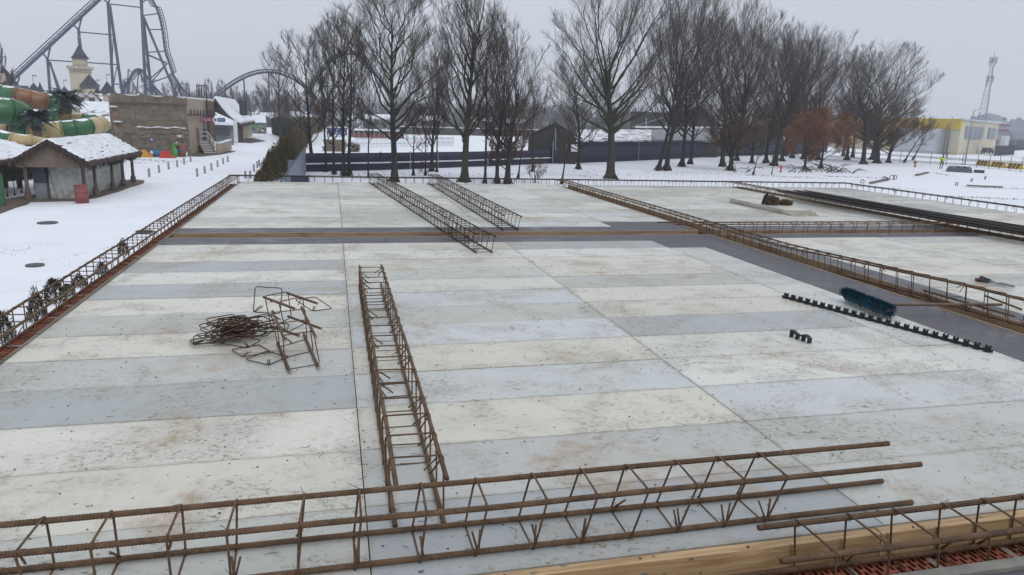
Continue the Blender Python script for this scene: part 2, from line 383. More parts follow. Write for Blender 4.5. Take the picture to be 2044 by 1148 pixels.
def film(x0, x1, y0, y1, label):
    o = MB().box(((x0+x1)/2, (y0+y1)/2, -.0105), (x1-x0-.004, y1-y0-.004, .021)).build('film_faced_sheet', MAT['film'], at=((x0+x1)/2, (y0+y1)/2, -.021))
    o.rotation_euler[0] = R_.uniform(-.0015, .0015)
    tag(o, label, 'plywood sheet', 'dark film faced plywood strips')
film(-1.91, .6, 8.62, 9.085, 'dark wet plywood strip before the timber gap, left end')
film(.6, 2.95, 8.62, 9.085, 'dark wet plywood strip before the timber gap, middle length')
film(2.95, 4.02, 8.62, 9.085, 'short dark plywood strip before the timber gap, right end')
film(4.02, 5.11, 8.1, 9.085, 'dark plywood corner piece where the timber gap meets the long beam')
film(4.52, 5.11, 6.2, 8.1, 'dark lengthwise plywood strip beside the long beam, back length')
film(4.52, 5.11, 4.2, 6.2, 'dark lengthwise plywood strip under the broom handle')
film(4.52, 5.11, 2.1, 4.2, 'dark lengthwise plywood strip beside the long beam, nearest length')
film(-1.91, 1.5, 9.45, 9.858, 'dark plywood strip behind the timber gap, left length')
film(1.5, 3.95, 9.45, 9.858, 'dark plywood strip behind the timber gap, right length')
film(3.95, 5.11, 9.45, 10.36, 'dark plywood patch under the overhanging bar ends')
film(5.46, 9.65, 9.45, 9.878, 'dark plywood strip behind the cross beam of the right bays')
film(5.72, 9.65, 8.75, 9.10, 'dark plywood strip in front of the cross beam of the right bays')
film(5.46, 5.72, 5.4, 9.10, 'narrow dark plywood strip right of the long beam, back length')
film(5.46, 5.72, 2.1, 5.4, 'narrow dark plywood strip right of the long beam, near length')
# what carries the panels, seen only through the joints
m = MB()
for (x0, x1, y0, y1) in ((-1.9,5.1,2.12,9.08), (-1.9,5.1,9.46,16.49), (5.47,9.64,9.46,16.49), (5.47,9.64,2.12,9.09), (10.04,13.09,2.12,16.49)):
    m.box2((x0+.01, y0+.01, -.19), (x1-.01, y1-.01, -.032))
structure(m.build('deck_base', MAT['under']))
m = MB(); m.box2((-1.9, 9.0, -.23), (9.7, 9.5, -.2)); m.box2((5.05, 2.1, -.235), (5.5, 8.99, -.2)); m.box2((5.05, 9.51, -.235), (5.5, 16.5, -.2)); m.box2((9.6, 2.1, -.235), (10.08, 8.99, -.2)); m.box2((9.6, 9.51, -.235), (10.08, 16.5, -.2)); m.box2((9.71, 9.0, -.23), (10.08, 9.5, -.2))
structure(m.build('beam_soffit', MAT['woody']))
def board(a, b, mat, label, group=None, cat='timber board'):
    o = MB().box2(a, b).build('timber_board', MAT[mat]); tag(o, label, cat, group); return o
GB = 'formwork side boards of the beam gaps'
board((-1.91, 9.422, -.2), (1.0, 9.449, .002), 'woodxr', 'brown board facing the timber gap, left length', GB)
board((1.003, 9.424, -.2), (5.10, 9.449, .003), 'woodxr', 'reddish brown board facing the timber gap, right length', GB)
board((-1.91, 9.087, -.2), (5.10, 9.112, -.001), 'woodxr', 'board on the near side of the timber gap, under the dark strip edge', GB)
board((5.112, 2.1, -.2), (5.137, 9.08, .003), 'woody', 'pale edged board left of the long beam cage, near length', GB)
board((5.112, 9.452, -.2), (5.137, 16.5, .003), 'woody', 'pale edged board left of the long beam cage, back length', GB)
board((5.433, 2.1, -.2), (5.458, 9.10, .001), 'woody', 'wet brown board right of the long beam cage, near length', GB)
board((5.433, 9.452, -.2), (5.458, 16.5, .001), 'woody', 'wet brown board right of the long beam cage, back length', GB)
board((5.46, 9.424, -.2), (9.65, 9.449, .003), 'woodxr', 'brown board behind the cross beam cage', GB)
board((5.46, 9.102, -.2), (9.65, 9.126, -.001), 'woodxr', 'board in front of the cross beam cage', GB)
board((9.652, 2.1, -.2), (9.677, 9.10, .002), 'woody', 'board on the near side of the beam with the bar bundle, near length', GB)
board((9.652, 9.452, -.2), (9.677, 16.5, .002), 'woody', 'board on the near side of the beam with the bar bundle, back length', GB)
board((10.003, 2.1, -.2), (10.028, 16.5, .002), 'woody', 'board on the far side of the beam with the bar bundle', GB)
def rough_board(x0, x1, y0, y1, z0, z1, label):
    rr = random.Random(int(x1*100)); m = MB(); n = int((x1-x0)/.035); sec = [(y0,z0),(y0,(z0+z1)/2),(y0,z1-.004),(y0+.004,z1),((y0+y1)/2,z1),(y1-.003,z1),(y1,z1-.003),(y1,z0)]; K = len(sec)
    for i in range(n+1):
        x = x0+(x1-x0)*i/n; bow = .003*math.sin(x*2.1)+.0015*mnoise.noise(V_((x*6, 0, 0))); chip = max(0, mnoise.noise(V_((x*3.1, 5, 1)))-.25)*.02
        for k, (y, z) in enumerate(sec):
            e = chip if k in (2, 3) else 0; m.v.append((x, y+bow*(1 if y < y1-.01 else .3)+.0012*mnoise.noise(V_((x*9, k, 3)))+e, z+.0012*mnoise.noise(V_((x*11, k, 7)))-e*.8-(.0 if k not in (3,4,5) else abs(.0015*math.sin(x*1.3)))))
    m.f = [(i*K+k, i*K+(k+1) % K, (i+1)*K+(k+1) % K, (i+1)*K+k) for i in range(n) for k in range(K)]+[tuple(range(K-1,-1,-1)), tuple(n*K+k for k in range(K))]
    o = m.build('timber_board', MAT['woodx']); tag(o, label, 'timber board', 'pine edge timbers at the front')
    nl = MB()
    for i in range(int((x1-x0)/.45)):
        x = x0+.2+.45*i+rr.uniform(-.05,.05); nl.lathe((x, (y0+y1)/2+rr.uniform(-.008,.008), z1-.002), [(.0045,0),(.005,.0025),(.001,.003)], 8)
    nl.build('nails', MAT['rebard'], o)
    sp = MB()
    for i in range(26):
        x = rr.uniform(x0, x1); sp.blob((x, y0+.001, rr.uniform(z0+.02, z1-.01)), (rr.uniform(.008,.03), .003, rr.uniform(.004,.012)), i, 7, 4, .4)
        if i % 2: sp.blob((rr.uniform(x0, x1), rr.uniform(y0+.01, y1-.005), z1+.0005), (rr.uniform(.008,.03), rr.uniform(.006,.014), .003), i+50, 7, 4, .4)
    sp.build('cement_splash', MAT['greyboard'], o)
V_ = Vector
rough_board(-1.91, 1.995, 2.055, 2.096, -.12, -.001, 'bright pine edge timber at the front of the main bay, left length')
rough_board(1.999, 5.9, 2.052, 2.096, -.12, .002, 'bright pine edge timber above the red block wall, right length')
yy = [2.1, 5.2, 8.0, 11.1, 13.9, 16.5]
for i in range(5):
    board((-1.942-R_.uniform(0,.006), yy[i], -.115), (-1.914, yy[i+1]-.006, R_.uniform(-.004,.004)), 'woodgrey', f'weathered edge board along the left wall, {ORD[i]} length from the front', 'weathered edge boards on the left wall')
board((-1.91, 16.502, -.115), (5.1, 16.54, -.002), 'woodgrey', 'weathered edge board along the back of the left bay'); board((5.47, 16.502, -.115), (13.1, 16.54, -.002), 'woodgrey', 'weathered edge board along the back of the right bays')
board((13.102, 4.9, -.115), (13.14, 16.5, -.002), 'woodgrey', 'weathered edge board along the far right wall')
# ---- red hollow block walls with their open cells
def block_wall(label, x0, x1, y0, y1, along, a0, a1, zt=-.12):
    m = MB(); zc = zt-.085; mi = []
    m.box2((x0, y0, GZ-.3), (x1, y1, zc)); mi += [1]*6
    nf0 = len(m.f)
    def P(a, c, z): return (a, c, z) if along == 'x' else (c, a, z)
    lo, hi = (x0, x1) if along == 'x' else (y0, y1); c0, c1 = (y0, y1) if along == 'x' else (x0, x1)
    def q(a, b, c, d, k): m.quad(a, b, c, d); mi.append(k)
    for s, e in ((lo, a0), (a1, hi)):
        if e > s: q(P(s,c0,zt), P(e,c0,zt), P(e,c1,zt), P(s,c1,zt), 0)
    for cc in (c0, c1): q(P(lo,cc,zc), P(hi,cc,zc), P(hi,cc,zt), P(lo,cc,zt), 0)
    for aa in (lo, hi): q(P(aa,c0,zc), P(aa,c1,zc), P(aa,c1,zt), P(aa,c0,zt), 0)
    n = int((a1-a0)/.024); da = (a1-a0)/n; L = .058; rr = random.Random(5)
    for j in range(n):
        A0 = a0+j*da; A1 = A0+da; c = c0-(L/2 if j % 2 else 0)
        jn = (j % 15 == 0)
        while c < c1-1e-6:
            s, e = max(c, c0), min(c+L, c1)
            if e-s < .022 or jn or rr.random() < .03:
                q(P(A0,s,zt), P(A1,s,zt), P(A1,e,zt), P(A0,e,zt), 2 if jn else 0)
            else:
                w, u = .0045, .0075; i0, i1, k0, k1 = A0+w, A1-w, s+u, e-u
                q(P(A0,s,zt), P(A1,s,zt), P(i1,k0,zt), P(i0,k0,zt), 0); q(P(A1,s,zt), P(A1,e,zt), P(i1,k1,zt), P(i1,k0,zt), 0)
                q(P(A1,e,zt), P(A0,e,zt), P(i0,k1,zt), P(i1,k1,zt), 0); q(P(A0,e,zt), P(A0,s,zt), P(i0,k0,zt), P(i0,k1,zt), 0)
                q(P(i0,k0,zt), P(i1,k0,zt), P(i1,k0,zc), P(i0,k0,zc), 1); q(P(i1,k0,zt), P(i1,k1,zt), P(i1,k1,zc), P(i1,k0,zc), 1)
                q(P(i1,k1,zt), P(i0,k1,zt), P(i0,k1,zc), P(i1,k1,zc), 1); q(P(i0,k1,zt), P(i0,k0,zt), P(i0,k0,zc), P(i0,k1,zc), 1)
            c += L
    o = m.build('block_wall', None, at=((x0+x1)/2, (y0+y1)/2, GZ), mats=[MAT['clay'], MAT['claydk'], MAT['mortar']], mi=mi)
    return tag(o, label, 'wall', 'red hollow block walls under the deck')
block_wall('red hollow clay block wall along the left edge, below the open grid cage', -2.215, -1.944, 2.06, 16.54, 'y', 2.1, 16.5)
block_wall('red hollow clay block wall in the bottom right corner, below the pine timber', -2.215, 6, 1.78, 2.052, 'x', .4, 3.4)
block_wall('red hollow clay block wall along the back edge of the deck', -2.215, 13.5, 16.542, 16.9, 'x', -2.2, -2.1)
block_wall('red hollow clay block wall along the far right edge of the deck', 13.15, 13.45, 5, 16.54, 'y', 5, 5.2)
o = MB().box2((.3, 1.722, -.3), (4.6, 1.768, .045)).build('outer_board', MAT['greyboard']); tag(o, 'grey cement stained board standing outside the red block wall', 'timber board')
o = MB().box2((.8, .9, .005), (4.6, 1.717, .030)).build('film_faced_sheet', MAT['film']); tag(o, 'blue-grey film faced sheet in the extreme bottom right corner', 'plywood sheet')
m = MB()
for xx in (1.2, 2.8, 4.4): m.box2((xx-.03, 1.0, GZ), (xx+.03, 1.06, .003)); m.box2((xx-.03, 1.6, GZ), (xx+.03, 1.66, .003))
tag(m.build('scaffold_frame', MAT['woodgrey']), 'timber frame carrying the sheet in the bottom right corner', 'scaffold')
# ================================================================== REINFORCEMENT
def bar_mesh(m, pts, r, n=7, ribs=False):
    if not ribs: return m.tube(pts, r, n)
    P = [pts[0]]; rs = [r]
    for a, b in zip(pts[:-1], pts[1:]):
        L = (b-a).length; k = int(L/.0105)
        for i in range(k):
            t = i/k
            for q, w in ((.05, .96), (.45, .96), (.55, 1.08), (.95, 1.08)): P.append(a.lerp(b, t+q/k)); rs.append(r*w)
    P.append(pts[-1]); rs.append(r)
    return m.tube(P, rs, 8)
def stirrup_pts(c, off, rc=.016):
    cen = sum(c, Vector())/4; out = []
    c = [p+(p-cen).normalized()*off*1.35 for p in c]
    for i in range(4):
        p, a, b = c[i], c[i-1], c[(i+1) % 4]
        da, db = (a-p).normalized(), (b-p).normalized()
        out += [p+da*rc, p+(da+db)*rc*.3, p+db*rc]
    return out
def cage(label, secs, nodes, bar_r=.008, st_r=.0035, ext=None, skew=(0,0), ribs=False, group='reinforcement cages', mat='rebar', hooks=1, seed=1, hookc=(0,1,2,3), name='rebar_cage', ties=False):
    """secs: list of (s, [TL,TR,BR,BL]); nodes: values of s with a stirrup; ext: per bar (s0,s1)"""
    rr = random.Random(seed)
    def at(s, k):
        for (s0, c0), (s1, c1) in zip(secs[:-1], secs[1:]):
            if s <= s1 or s1 == secs[-1][0]:
                return c0[k].lerp(c1[k], (s-s0)/(s1-s0))
    s0, s1 = secs[0][0], secs[-1][0]
    ax = (at(s1, 0)-at(s0, 0)).normalized()
    base = sum(secs[0][1], Vector())/4; base.z = min(p.z for p in secs[0][1])-bar_r
    root = empty(name, base, label, 'rebar cage', group)
    for k in range(4):
        e0, e1 = (ext[k] if ext else (s0, s1))
        ss = [e0]+[s for s, _ in secs[1:-1] if e0 < s < e1]+[e1]
        fine = []
        for q0_, q1_ in zip(ss[:-1], ss[1:]):
            nb = max(1, int(abs(q1_-q0_)/.55)); fine += [q0_+(q1_-q0_)*i/nb for i in range(nb)]
        fine.append(ss[-1]); jit = .0032
        bar_mesh(MB(), [at(s, k)+Vector((rr.uniform(-jit,jit), rr.uniform(-jit,jit), rr.uniform(-jit*.5,jit))) for s in fine], bar_r, ribs=ribs).build('longitudinal_bar', MAT[mat], root, smooth=not ribs)
    for i, s in enumerate(nodes):
        f = (s-s0)/(s1-s0); sk = skew[0]+(skew[1]-skew[0])*f
        j = rr.uniform(-.012, .012)
        c = [at(s+j, k)+ax*((sk if k < 2 else 0)+rr.uniform(-.006, .006)) for k in range(4)]
        m = MB(); m.tube(stirrup_pts(c, bar_r+st_r*.6), st_r, 5, closed=True)
        for h in range(hooks):
            k = rr.choice(hookc); p = c[k]; cen = sum(c, Vector())/4
            for d in (c[k-1]-p, c[(k+1) % 4]-p):
                q = (cen-p).normalized()*.055+d.normalized()*.028+ax*rr.uniform(-.02, .02)
                m.tube([p+d.normalized()*.012+ax*st_r*2, p+q+ax*st_r*2], st_r, 4)
        if ties:
            for k in range(4):
                p = c[k]; u = Vector((0,0,1)); w = ax.cross(u)
                pts = [p+(u*math.cos(t)+w*math.sin(t))*(bar_r+.004)+ax*(.004*math.sin(t*2)) for t in np.linspace(0, 6.0, 9)]
                pts += [pts[-1]+Vector((rr.uniform(-.03,.03), rr.uniform(-.03,.03), rr.uniform(-.02,.02)))]
                m.tube(pts, .0012, 3)
        m.build('stirrup', MAT[mat], root, smooth=True)
    return root
V = Vector
def secY(y, x0, x1, zt, zb): return (y, [V((x0, y, zt)), V((x1, y, zt)), V((x1, y, zb)), V((x0, y, zb))])
def secX(x, y0, y1, zt, zb): return (x, [V((x, y1, zt)), V((x, y0, zt)), V((x, y0, zb)), V((x, y1, zb))])
def steps(a, b, d): n = int((b-a)/d+1e-6); return [a+i*d for i in range(n+1)]
GL = 'loose cages lying on the deck'; GW = 'cages along the walls and beams'
# the big front cage (TL = far top bar)
def bl(px0, py0, px1, py1, z):
    a, b = G(px0, py0, z), G(px1, py1, z); return a, (b-a)/(b.x-a.x)
fb = [bl(0,1048,1775,886,.211), bl(0,1110,1838,927,.211), bl(600,1143,1820,1002,.012), bl(1300,1008,1760,961,.012)]
def fsec(x): return (x, [p+d*(x-p.x) for p, d in fb])
nx = [fb[0][0].x+ (G(px, 1048-px*.09127, .211).x-fb[0][0].x) for px in (-40, 75, 218, 347, 471, 594, 713, 826, 932, 1043, 1142, 1233, 1324, 1413, 1503)]
cage('large rebar cage lying across the foreground with four long free bar ends', [fsec(-1.75), fsec(2.3)], [-1.62, -1.4]+nx, .0103, .0042,
     ext=[(-1.7, G(1775,886,.211).x), (-1.75, G(1838,927,.211).x), (-1.72, G(1820,1002,.012).x), (-1.7, G(1760,961,.012).x)], skew=(-.005, .045), ribs=True, group=GL, hooks=1, hookc=(2,2,2,3,1), seed=3, ties=True)
# cage running away from the viewer in the main bay
cage('long narrow rebar cage pointing away from the viewer, ending under the foreground cage', [secY(2.34, .19, .375, .212, .012), secY(6.25, .205, .392, .212, .012)],
     [2.52+i*.2005 for i in range(19)], .0095, .0040, ext=[(2.34, 6.25), (2.38, 6.26), (2.41, 6.43), (2.42, 6.40)], skew=(.02, .01), group=GL, hooks=1, hookc=(0,1), seed=5, ties=True)
cage('longer of the two rebar cages lying over the timber gap, rear left', [(7.87, [V((1.55,7.9,.212)), V((1.735,7.72,.212)), V((1.735,7.87,.012)), V((1.55,7.88,.012))]), (16.6, [V((.76,16.6,.212)), V((.95,16.6,.212)), V((.95,16.6,.012)), V((.76,16.6,.012))])],
     [7.95+i*.2 for i in range(43)], .0082, .0042, group=GL, mat='rebard', seed=7)
cage('shorter of the two rebar cages lying over the back left bay', [(9.5, [V((2.24,9.5,.212)), V((2.45,9.36,.212)), V((2.46,9.55,.012)), V((2.24,9.55,.012))]), (16.6, [V((2.08,16.6,.212)), V((2.28,16.6,.212)), V((2.28,16.6,.012)), V((2.08,16.6,.012))])],
     [9.56+i*.2 for i in range(35)], .0082, .0042, group=GL, mat='rebard', seed=8)
# cages in the ring beams and beam gaps
cage('rebar cage like an open grid on top of the left red block wall', [secY(1.4, -2.17, -1.985, .1, -.1), secY(16.9, -2.17, -1.985, .1, -.1)], [1.5+i*.2 for i in range(77)], .0098, .0044, group=GW, seed=9)
cage('rebar cage along the whole back edge of the deck, in front of the trees', [secX(-2.2, 16.66, 16.86, .105, -.095), secX(13.4, 16.66, 16.86, .105, -.095)], [-2.0+i*.2 for i in range(77)], .0088, .0042, group=GW, mat='rebard', seed=10)
cage('rebar cage along the far right edge of the deck, before the snowfield', [secY(5.2, 13.2, 13.38, .105, -.095), secY(16.9, 13.2, 13.38, .105, -.095)], [5.4+i*.22 for i in range(52)], .0088, .0042, group=GW, mat='rebard', seed=11)
lb = [(3.3, [V((5.27,3.3,.25)), V((5.46,3.3,.20)), V((5.47,3.3,.0)), V((5.30,3.3,.04))]), (5.0, [V((5.25,5.0,.22)), V((5.43,5.0,.19)), V((5.44,5.0,-.01)), V((5.27,5.0,.015))]),
      (7.6, [V((5.18,7.6,.112)), V((5.385,7.6,.108)), V((5.39,7.6,-.09)), V((5.19,7.6,-.085))]), (16.9, [V((5.18,16.9,.11)), V((5.37,16.9,.11)), V((5.37,16.9,-.09)), V((5.18,16.9,-.09))])]
cage('long rebar cage in the gap right of the dark strip, broom handle through it', lb, [3.5+i*.2 for i in range(67)], .0100, .0042, ext=[(3.3, 16.9), (4.62, 16.9), (3.4, 16.9), (3.3, 16.9)], skew=(.02, 0), group=GW, seed=12)
cage('rebar cage in the gap under the bundle of dark bars', [secY(6.4, 9.72, 9.92, .11, -.09), secY(16.9, 9.72, 9.92, .11, -.09)], [6.5+i*.2 for i in range(52)], .0090, .0042, group=GW, seed=13)
cage('short cross beam rebar cage between the two lengthwise cages', [secX(5.5, 9.14, 9.34, .135, -.065), secX(9.7, 9.14, 9.34, .135, -.065)], [5.58+i*.21 for i in range(20)], .0092, .0042, ext=[(4.42, 9.95), (4.6, 10.0), (5.3, 9.8), (5.2, 9.8)], skew=(.02, .02), group=GW, seed=14)
cage('rebar cage on the red block wall in the bottom right corner', [secX(1.42, 1.835, 2.03, .1, -.095), secX(5.2, 1.835, 2.03, .1, -.095)], [G(px, py, .1).x for px, py in ((1606,1040),(1702,1028),(1796,1017),(1880,1007),(1960,998),(2040,990))]+[2.98+i*.2 for i in range(11)], .0108, .0042,
     ext=[(G(1512,1055,.1).x, 5.2), (G(1560,1122,.1).x, 5.2), (1.3, 5.2), (1.0, 5.2)], skew=(-.02, -.02), ribs=True, group=GW, hooks=1, hookc=(1,2,3), seed=15, ties=True)
# two offcuts of cage on the stirrup heap
def piece(label, top, bot, ts, seed, lift=0):
    rr = random.Random(seed); bars = [[V((p[0], p[1], z+lift)) for p in b] for b, z in ((top[0], .205), (top[1], .205), (bot[1], .012), (bot[0], .012))]
    base = sum((b[0]+b[1] for b in bars), Vector())/8; base.z = .0
    root = empty('cage_offcut', base, label, 'rebar cage', 'short cage offcuts')
    for b in bars:
        o = bar_mesh(MB(), b, .0088, 8).build('longitudinal_bar', MAT['rebar'], root, smooth=True)
        d = (b[1]-b[0]).normalized(); MB().tube([b[1]+d*.0003, b[1]+d*.0012], .0085, 8).build('cut_end', MAT['steel'], o)
    for t in ts:
        c = [b[0].lerp(b[1], t)+V((rr.uniform(-.01,.01), rr.uniform(-.01,.01), 0)) for b in bars]
        m = MB().tube(stirrup_pts(c, .011), .0036, 5, closed=True); k = rr.choice((0,1)); cen = sum(c, Vector())/4
        m.tube([c[k], c[k]+(cen-c[k])*.45], .0034, 4)
        m.build('stirrup', MAT['rebar'], root, smooth=True)
piece('short cage offcut leaning forward at the front of the stirrup heap', [((-.41,4.84), (-.29,4.16)), ((-.23,4.92), (-.12,4.2))], [((-.38,4.76), (-.27,4.17)), ((-.22,4.93), (-.11,4.22))], (.12, .5, .86), 1)
def gp(a, b, z): return (tuple(G(*a, z)[:2]), tuple(G(*b, z)[:2]))
piece('short cage offcut raised at the back of the stirrup heap with shiny cut ends', [gp((526,593),(590,617),.265), gp((573,585),(634,606),.265)], [gp((540,652),(598,671),.07), gp((575,632),(642,657),.07)], (.04, .52), 2, .06)
# loose stirrups
rr = random.Random(21)
where = ['bottom left edge of the heap', 'left tip of the heap', 'middle of the heap', 'top of the heap', 'right of the heap under the offcuts', 'front of the heap, nearest the viewer']
for i in range(42):
    if i < 36:
        u = i/36; x = -.66+rr.gauss(0, .095)+(.06 if i % 5 == 0 else 0); y = 4.93+rr.gauss(0, .075); z = .006+.0030*i+rr.uniform(0, .008); tilt = rr.uniform(-.10, .10), rr.uniform(-.10, .10); rot = rr.gauss(.35, .35)
        x = max(-.86, min(-.42, x))
    else:
        x, y, z, tilt, rot = [(-.53,4.62,.008,(0,.02),.5), (-.42,4.46,.008,(.02,0),.9), (-.47,5.22,.08,(1.2,.25),-.25), (-.15,5.0,.17,(.3,.1),.75), (-.82,4.88,.012,(0,.05),.15), (-.60,4.72,.03,(.1,.02),1.2)][i-36]
    a = .090
    M3 = Matrix.Rotation(rot, 3, 'Z') @ Matrix.Rotation(tilt[0], 3, 'X') @ Matrix.Rotation(tilt[1], 3, 'Y')
    c = [V((x, y, z+a*(abs(math.sin(tilt[0]))+abs(math.sin(tilt[1])))))+M3@V(q) for q in ((-a,-a,0), (a,-a,0), (a,a,0), (-a,a,0))]
    m = MB().tube(stirrup_pts(c, .001), .0036, 5, closed=True)
    n = M3@V((0,0,.007)); m.tube([c[0]+n, c[0].lerp(c[2], .28)+n], .0034, 4); m.tube([c[0]+n+(c[1]-c[0])*.06, c[0].lerp(c[2], .25)+(c[1]-c[0])*.1+n], .0034, 4)
    o = m.build('loose_stirrup', MAT['rebard' if i % 3 else 'rebar'], smooth=True)
    lab = ['rusty square stirrup among those tangled flat in the heap', 'loose stirrup lying apart in front of the heap, nearest the viewer', 'loose stirrup lying beside the front offcut, left of its bars', 'loose stirrup standing on edge against the raised offcut', 'loose stirrup slid through the raised offcut, sticking out right', 'loose stirrup at the left tip of the heap, flat on the panel', 'loose stirrup tilted on the front edge of the heap'][max(0, i-35)]
    tag(o, lab, 'stirrup', 'loose rusty stirrups in the heap')
# bundle of long dark bars on the right beam
for i in range(46):
    u = i/45; lay = i % 3
    x0 = 9.40+.72*u+rr.uniform(-.05,.05); x1 = 9.26+.60*u+rr.uniform(-.09,.09); z = .128+(i % 3)*.017+rr.uniform(0,.008)
    y1 = 13.7+rr.uniform(-.5,.35); y0 = 4.2+rr.uniform(-.4,.4); sag = rr.uniform(-.02, .03)
    pts = [V((x0, y0, z)), V(((x0+x1)/2+sag, (y0+y1)/2, z+rr.uniform(-.003,.012))), V((x1, y1, z+rr.uniform(0,.03)))]
    o = MB().tube(pts, .009, 6).build('reinforcing_bar', MAT[rr.choice(('rebarn','rebarn','rebard'))], smooth=True)
    tag(o, 'long dark steel bar in the bundle lying along the right beam', 'steel bar', 'bundle of long dark bars')
for (a, b, zz, lab) in (((1844,580), (2026,632), .03, 'loose rusty bar end lying inside the long cage near the broom handle'), ((1965,590), (2040,618), .01, 'short rusty bar at the right picture edge, inside the long cage')):
    o = MB().tube([G(*a, zz+.06), G(*b, zz)], .009, 7).build('reinforcing_bar', MAT['rebar'], smooth=True); tag(o, lab, 'steel bar')
# ================================================================== THINGS LYING ON THE DECK
root = empty('broom', V((4.4, 5.0, 0)), 'broom with blue bristles and a worn wooden handle across the dark strip', 'broom')
a, b = V((4.405, 5.38, .066)), V((4.36, 4.76, .066)); d = (b-a).normalized(); sd = V((d.y, -d.x, 0))
MB().beam(a+V((0,0,.012)), b+V((0,0,.012)), .055, .024).build('brush_head', MAT['pole'], root)
m = MB()
for i in range(4200):
    t = rr.uniform(-.005, 1.005); th = rr.uniform(-3.3, 1.5); L = rr.uniform(.05, .073)
    p = a.lerp(b, t); n = sd*math.cos(th)*-1+V((0,0,1))*-math.sin(th); n = (n+d*rr.uniform(-.25,.25)).normalized()
    q = p+n*.008; e = p+n*L; e.z = max(e.z, .004); w = d*.0022
    m.quad(q-w, q+w, e+w*.8, e-w*.8)
    m.quad(q-sd*.0016, q+sd*.0016, e+sd*.0012, e-sd*.0012)
m.tube([a+d*.02, a+d*.05, b-d*.05, b-d*.02], [.02,.045,.045,.02], 12); m.build('bristles', MAT['bristle'], root)
MB().tube([V((4.39,5.02,.06)), V((4.7,4.965,.065)), V((5.5,4.79,.085))], [.0135,.013,.0125], 10).build('handle', MAT['pole'], root, smooth=True)
# black plastic spacer strip and its offcut
def spacer(label, a, b, n, gap=None, name='spacer_strip'):
    a, b = V(a), V(b); d = (b-a).normalized(); sd = V((-d.y, d.x, 0)); L = (b-a).length; root = empty(name, a.lerp(b, .5), label, 'rebar spacer')
    m = MB(); pts = []
    for i in range(n*4+1):
        t = i/(n*4); pts.append(a.lerp(b, t)+sd*.008*math.sin(t*n*2*math.pi)+V((0,0,.013)))
    for p, q in zip(pts[:-1], pts[1:]): m.beam(p, q+d*.002, .014, .018)
    m.build('rail', MAT['black'], root)
    for i in range(n):
        p = a.lerp(b, (i+.5)/n)+sd*.008; w = L/n*.17; m = MB()
        for s in (-1, 1): m.box(p+d*s*w+V((0,0,.030)), (.006, .026, .036), math.atan2(d.y, d.x))
        m.box(p+V((0,0,.03)), (2*w, .026, .014), math.atan2(d.y, d.x)); m.box(p+sd*-.012+V((0,0,.012)), (L/n*.5, .03, .022), math.atan2(d.y, d.x))
        m.build('clip', MAT['black'], root)
spacer('long black plastic spacer strip with upright clips beside the broom', G(1561,594,.0), G(1981,705,.0), 24)
root = empty('spacer_strip', G(1597,676,0), 'short black plastic spacer offcut with four feet on the cream panel', 'rebar spacer')
a, b = G(1578,672,0), G(1617,686,0); m = MB(); d = (b-a); L = d.length; d.normalize()
for i in range(13):
    t = i/12
    if i < 12: m.beam(a.lerp(b, t)+V((0,0,.040+.010*math.sin(t*9.4+.8))), a.lerp(b, t+1/12)+V((0,0,.040+.010*math.sin((t+1/12)*9.4+.8))), .03, .011)
m.build('rail', MAT['black'], root)
for i in range(4):
    p = a.lerp(b, (i+.15)/3.3); mm = MB(); mm.box(p+V((0,0,.02)), (.012, .034, .04), math.atan2(d.y, d.x)); mm.build('foot', MAT['black'], root)
# bolt cutter
p0, p1 = G(1950,558,.02), G(1957,553,.02); j = G(1996,567,.02); hd = G(2024,574,.015)
root = empty('bolt_cutter', G(1985,566,0), 'bolt cutter with dark rubber grips lying on a pale panel at the right', 'bolt cutter')
for p, s in ((p0, -1), (p1, 1)):
    h = MB().tube([p.lerp(j, .5), p.lerp(j, .8), j+V((.004*s, .006*s, 0))], .007, 8).build('handle', MAT['galv'], root, smooth=True)
    MB().tube([p, p.lerp(j, .05), p.lerp(j, .28), p.lerp(j, .52)], [.013, .018, .015, .014], 10).build('grip', MAT['grip'], h, smooth=True)
    if s < 0: MB().tube([p+(p-j).normalized()*.012, p+(j-p).normalized()*.02], .0195, 10).build('grip_end', MAT['red'], h, smooth=True)
d = (hd-j); sd = V((-d.y, d.x, 0)).normalized()
for s in (-1, 1):
    MB().prism([j+sd*.004*s, j+sd*.022*s, j+d*.45+sd*.030*s, hd+sd*.016*s, hd+sd*.003*s], (0,0,.02)).build('jaw', MAT['galv'], root)
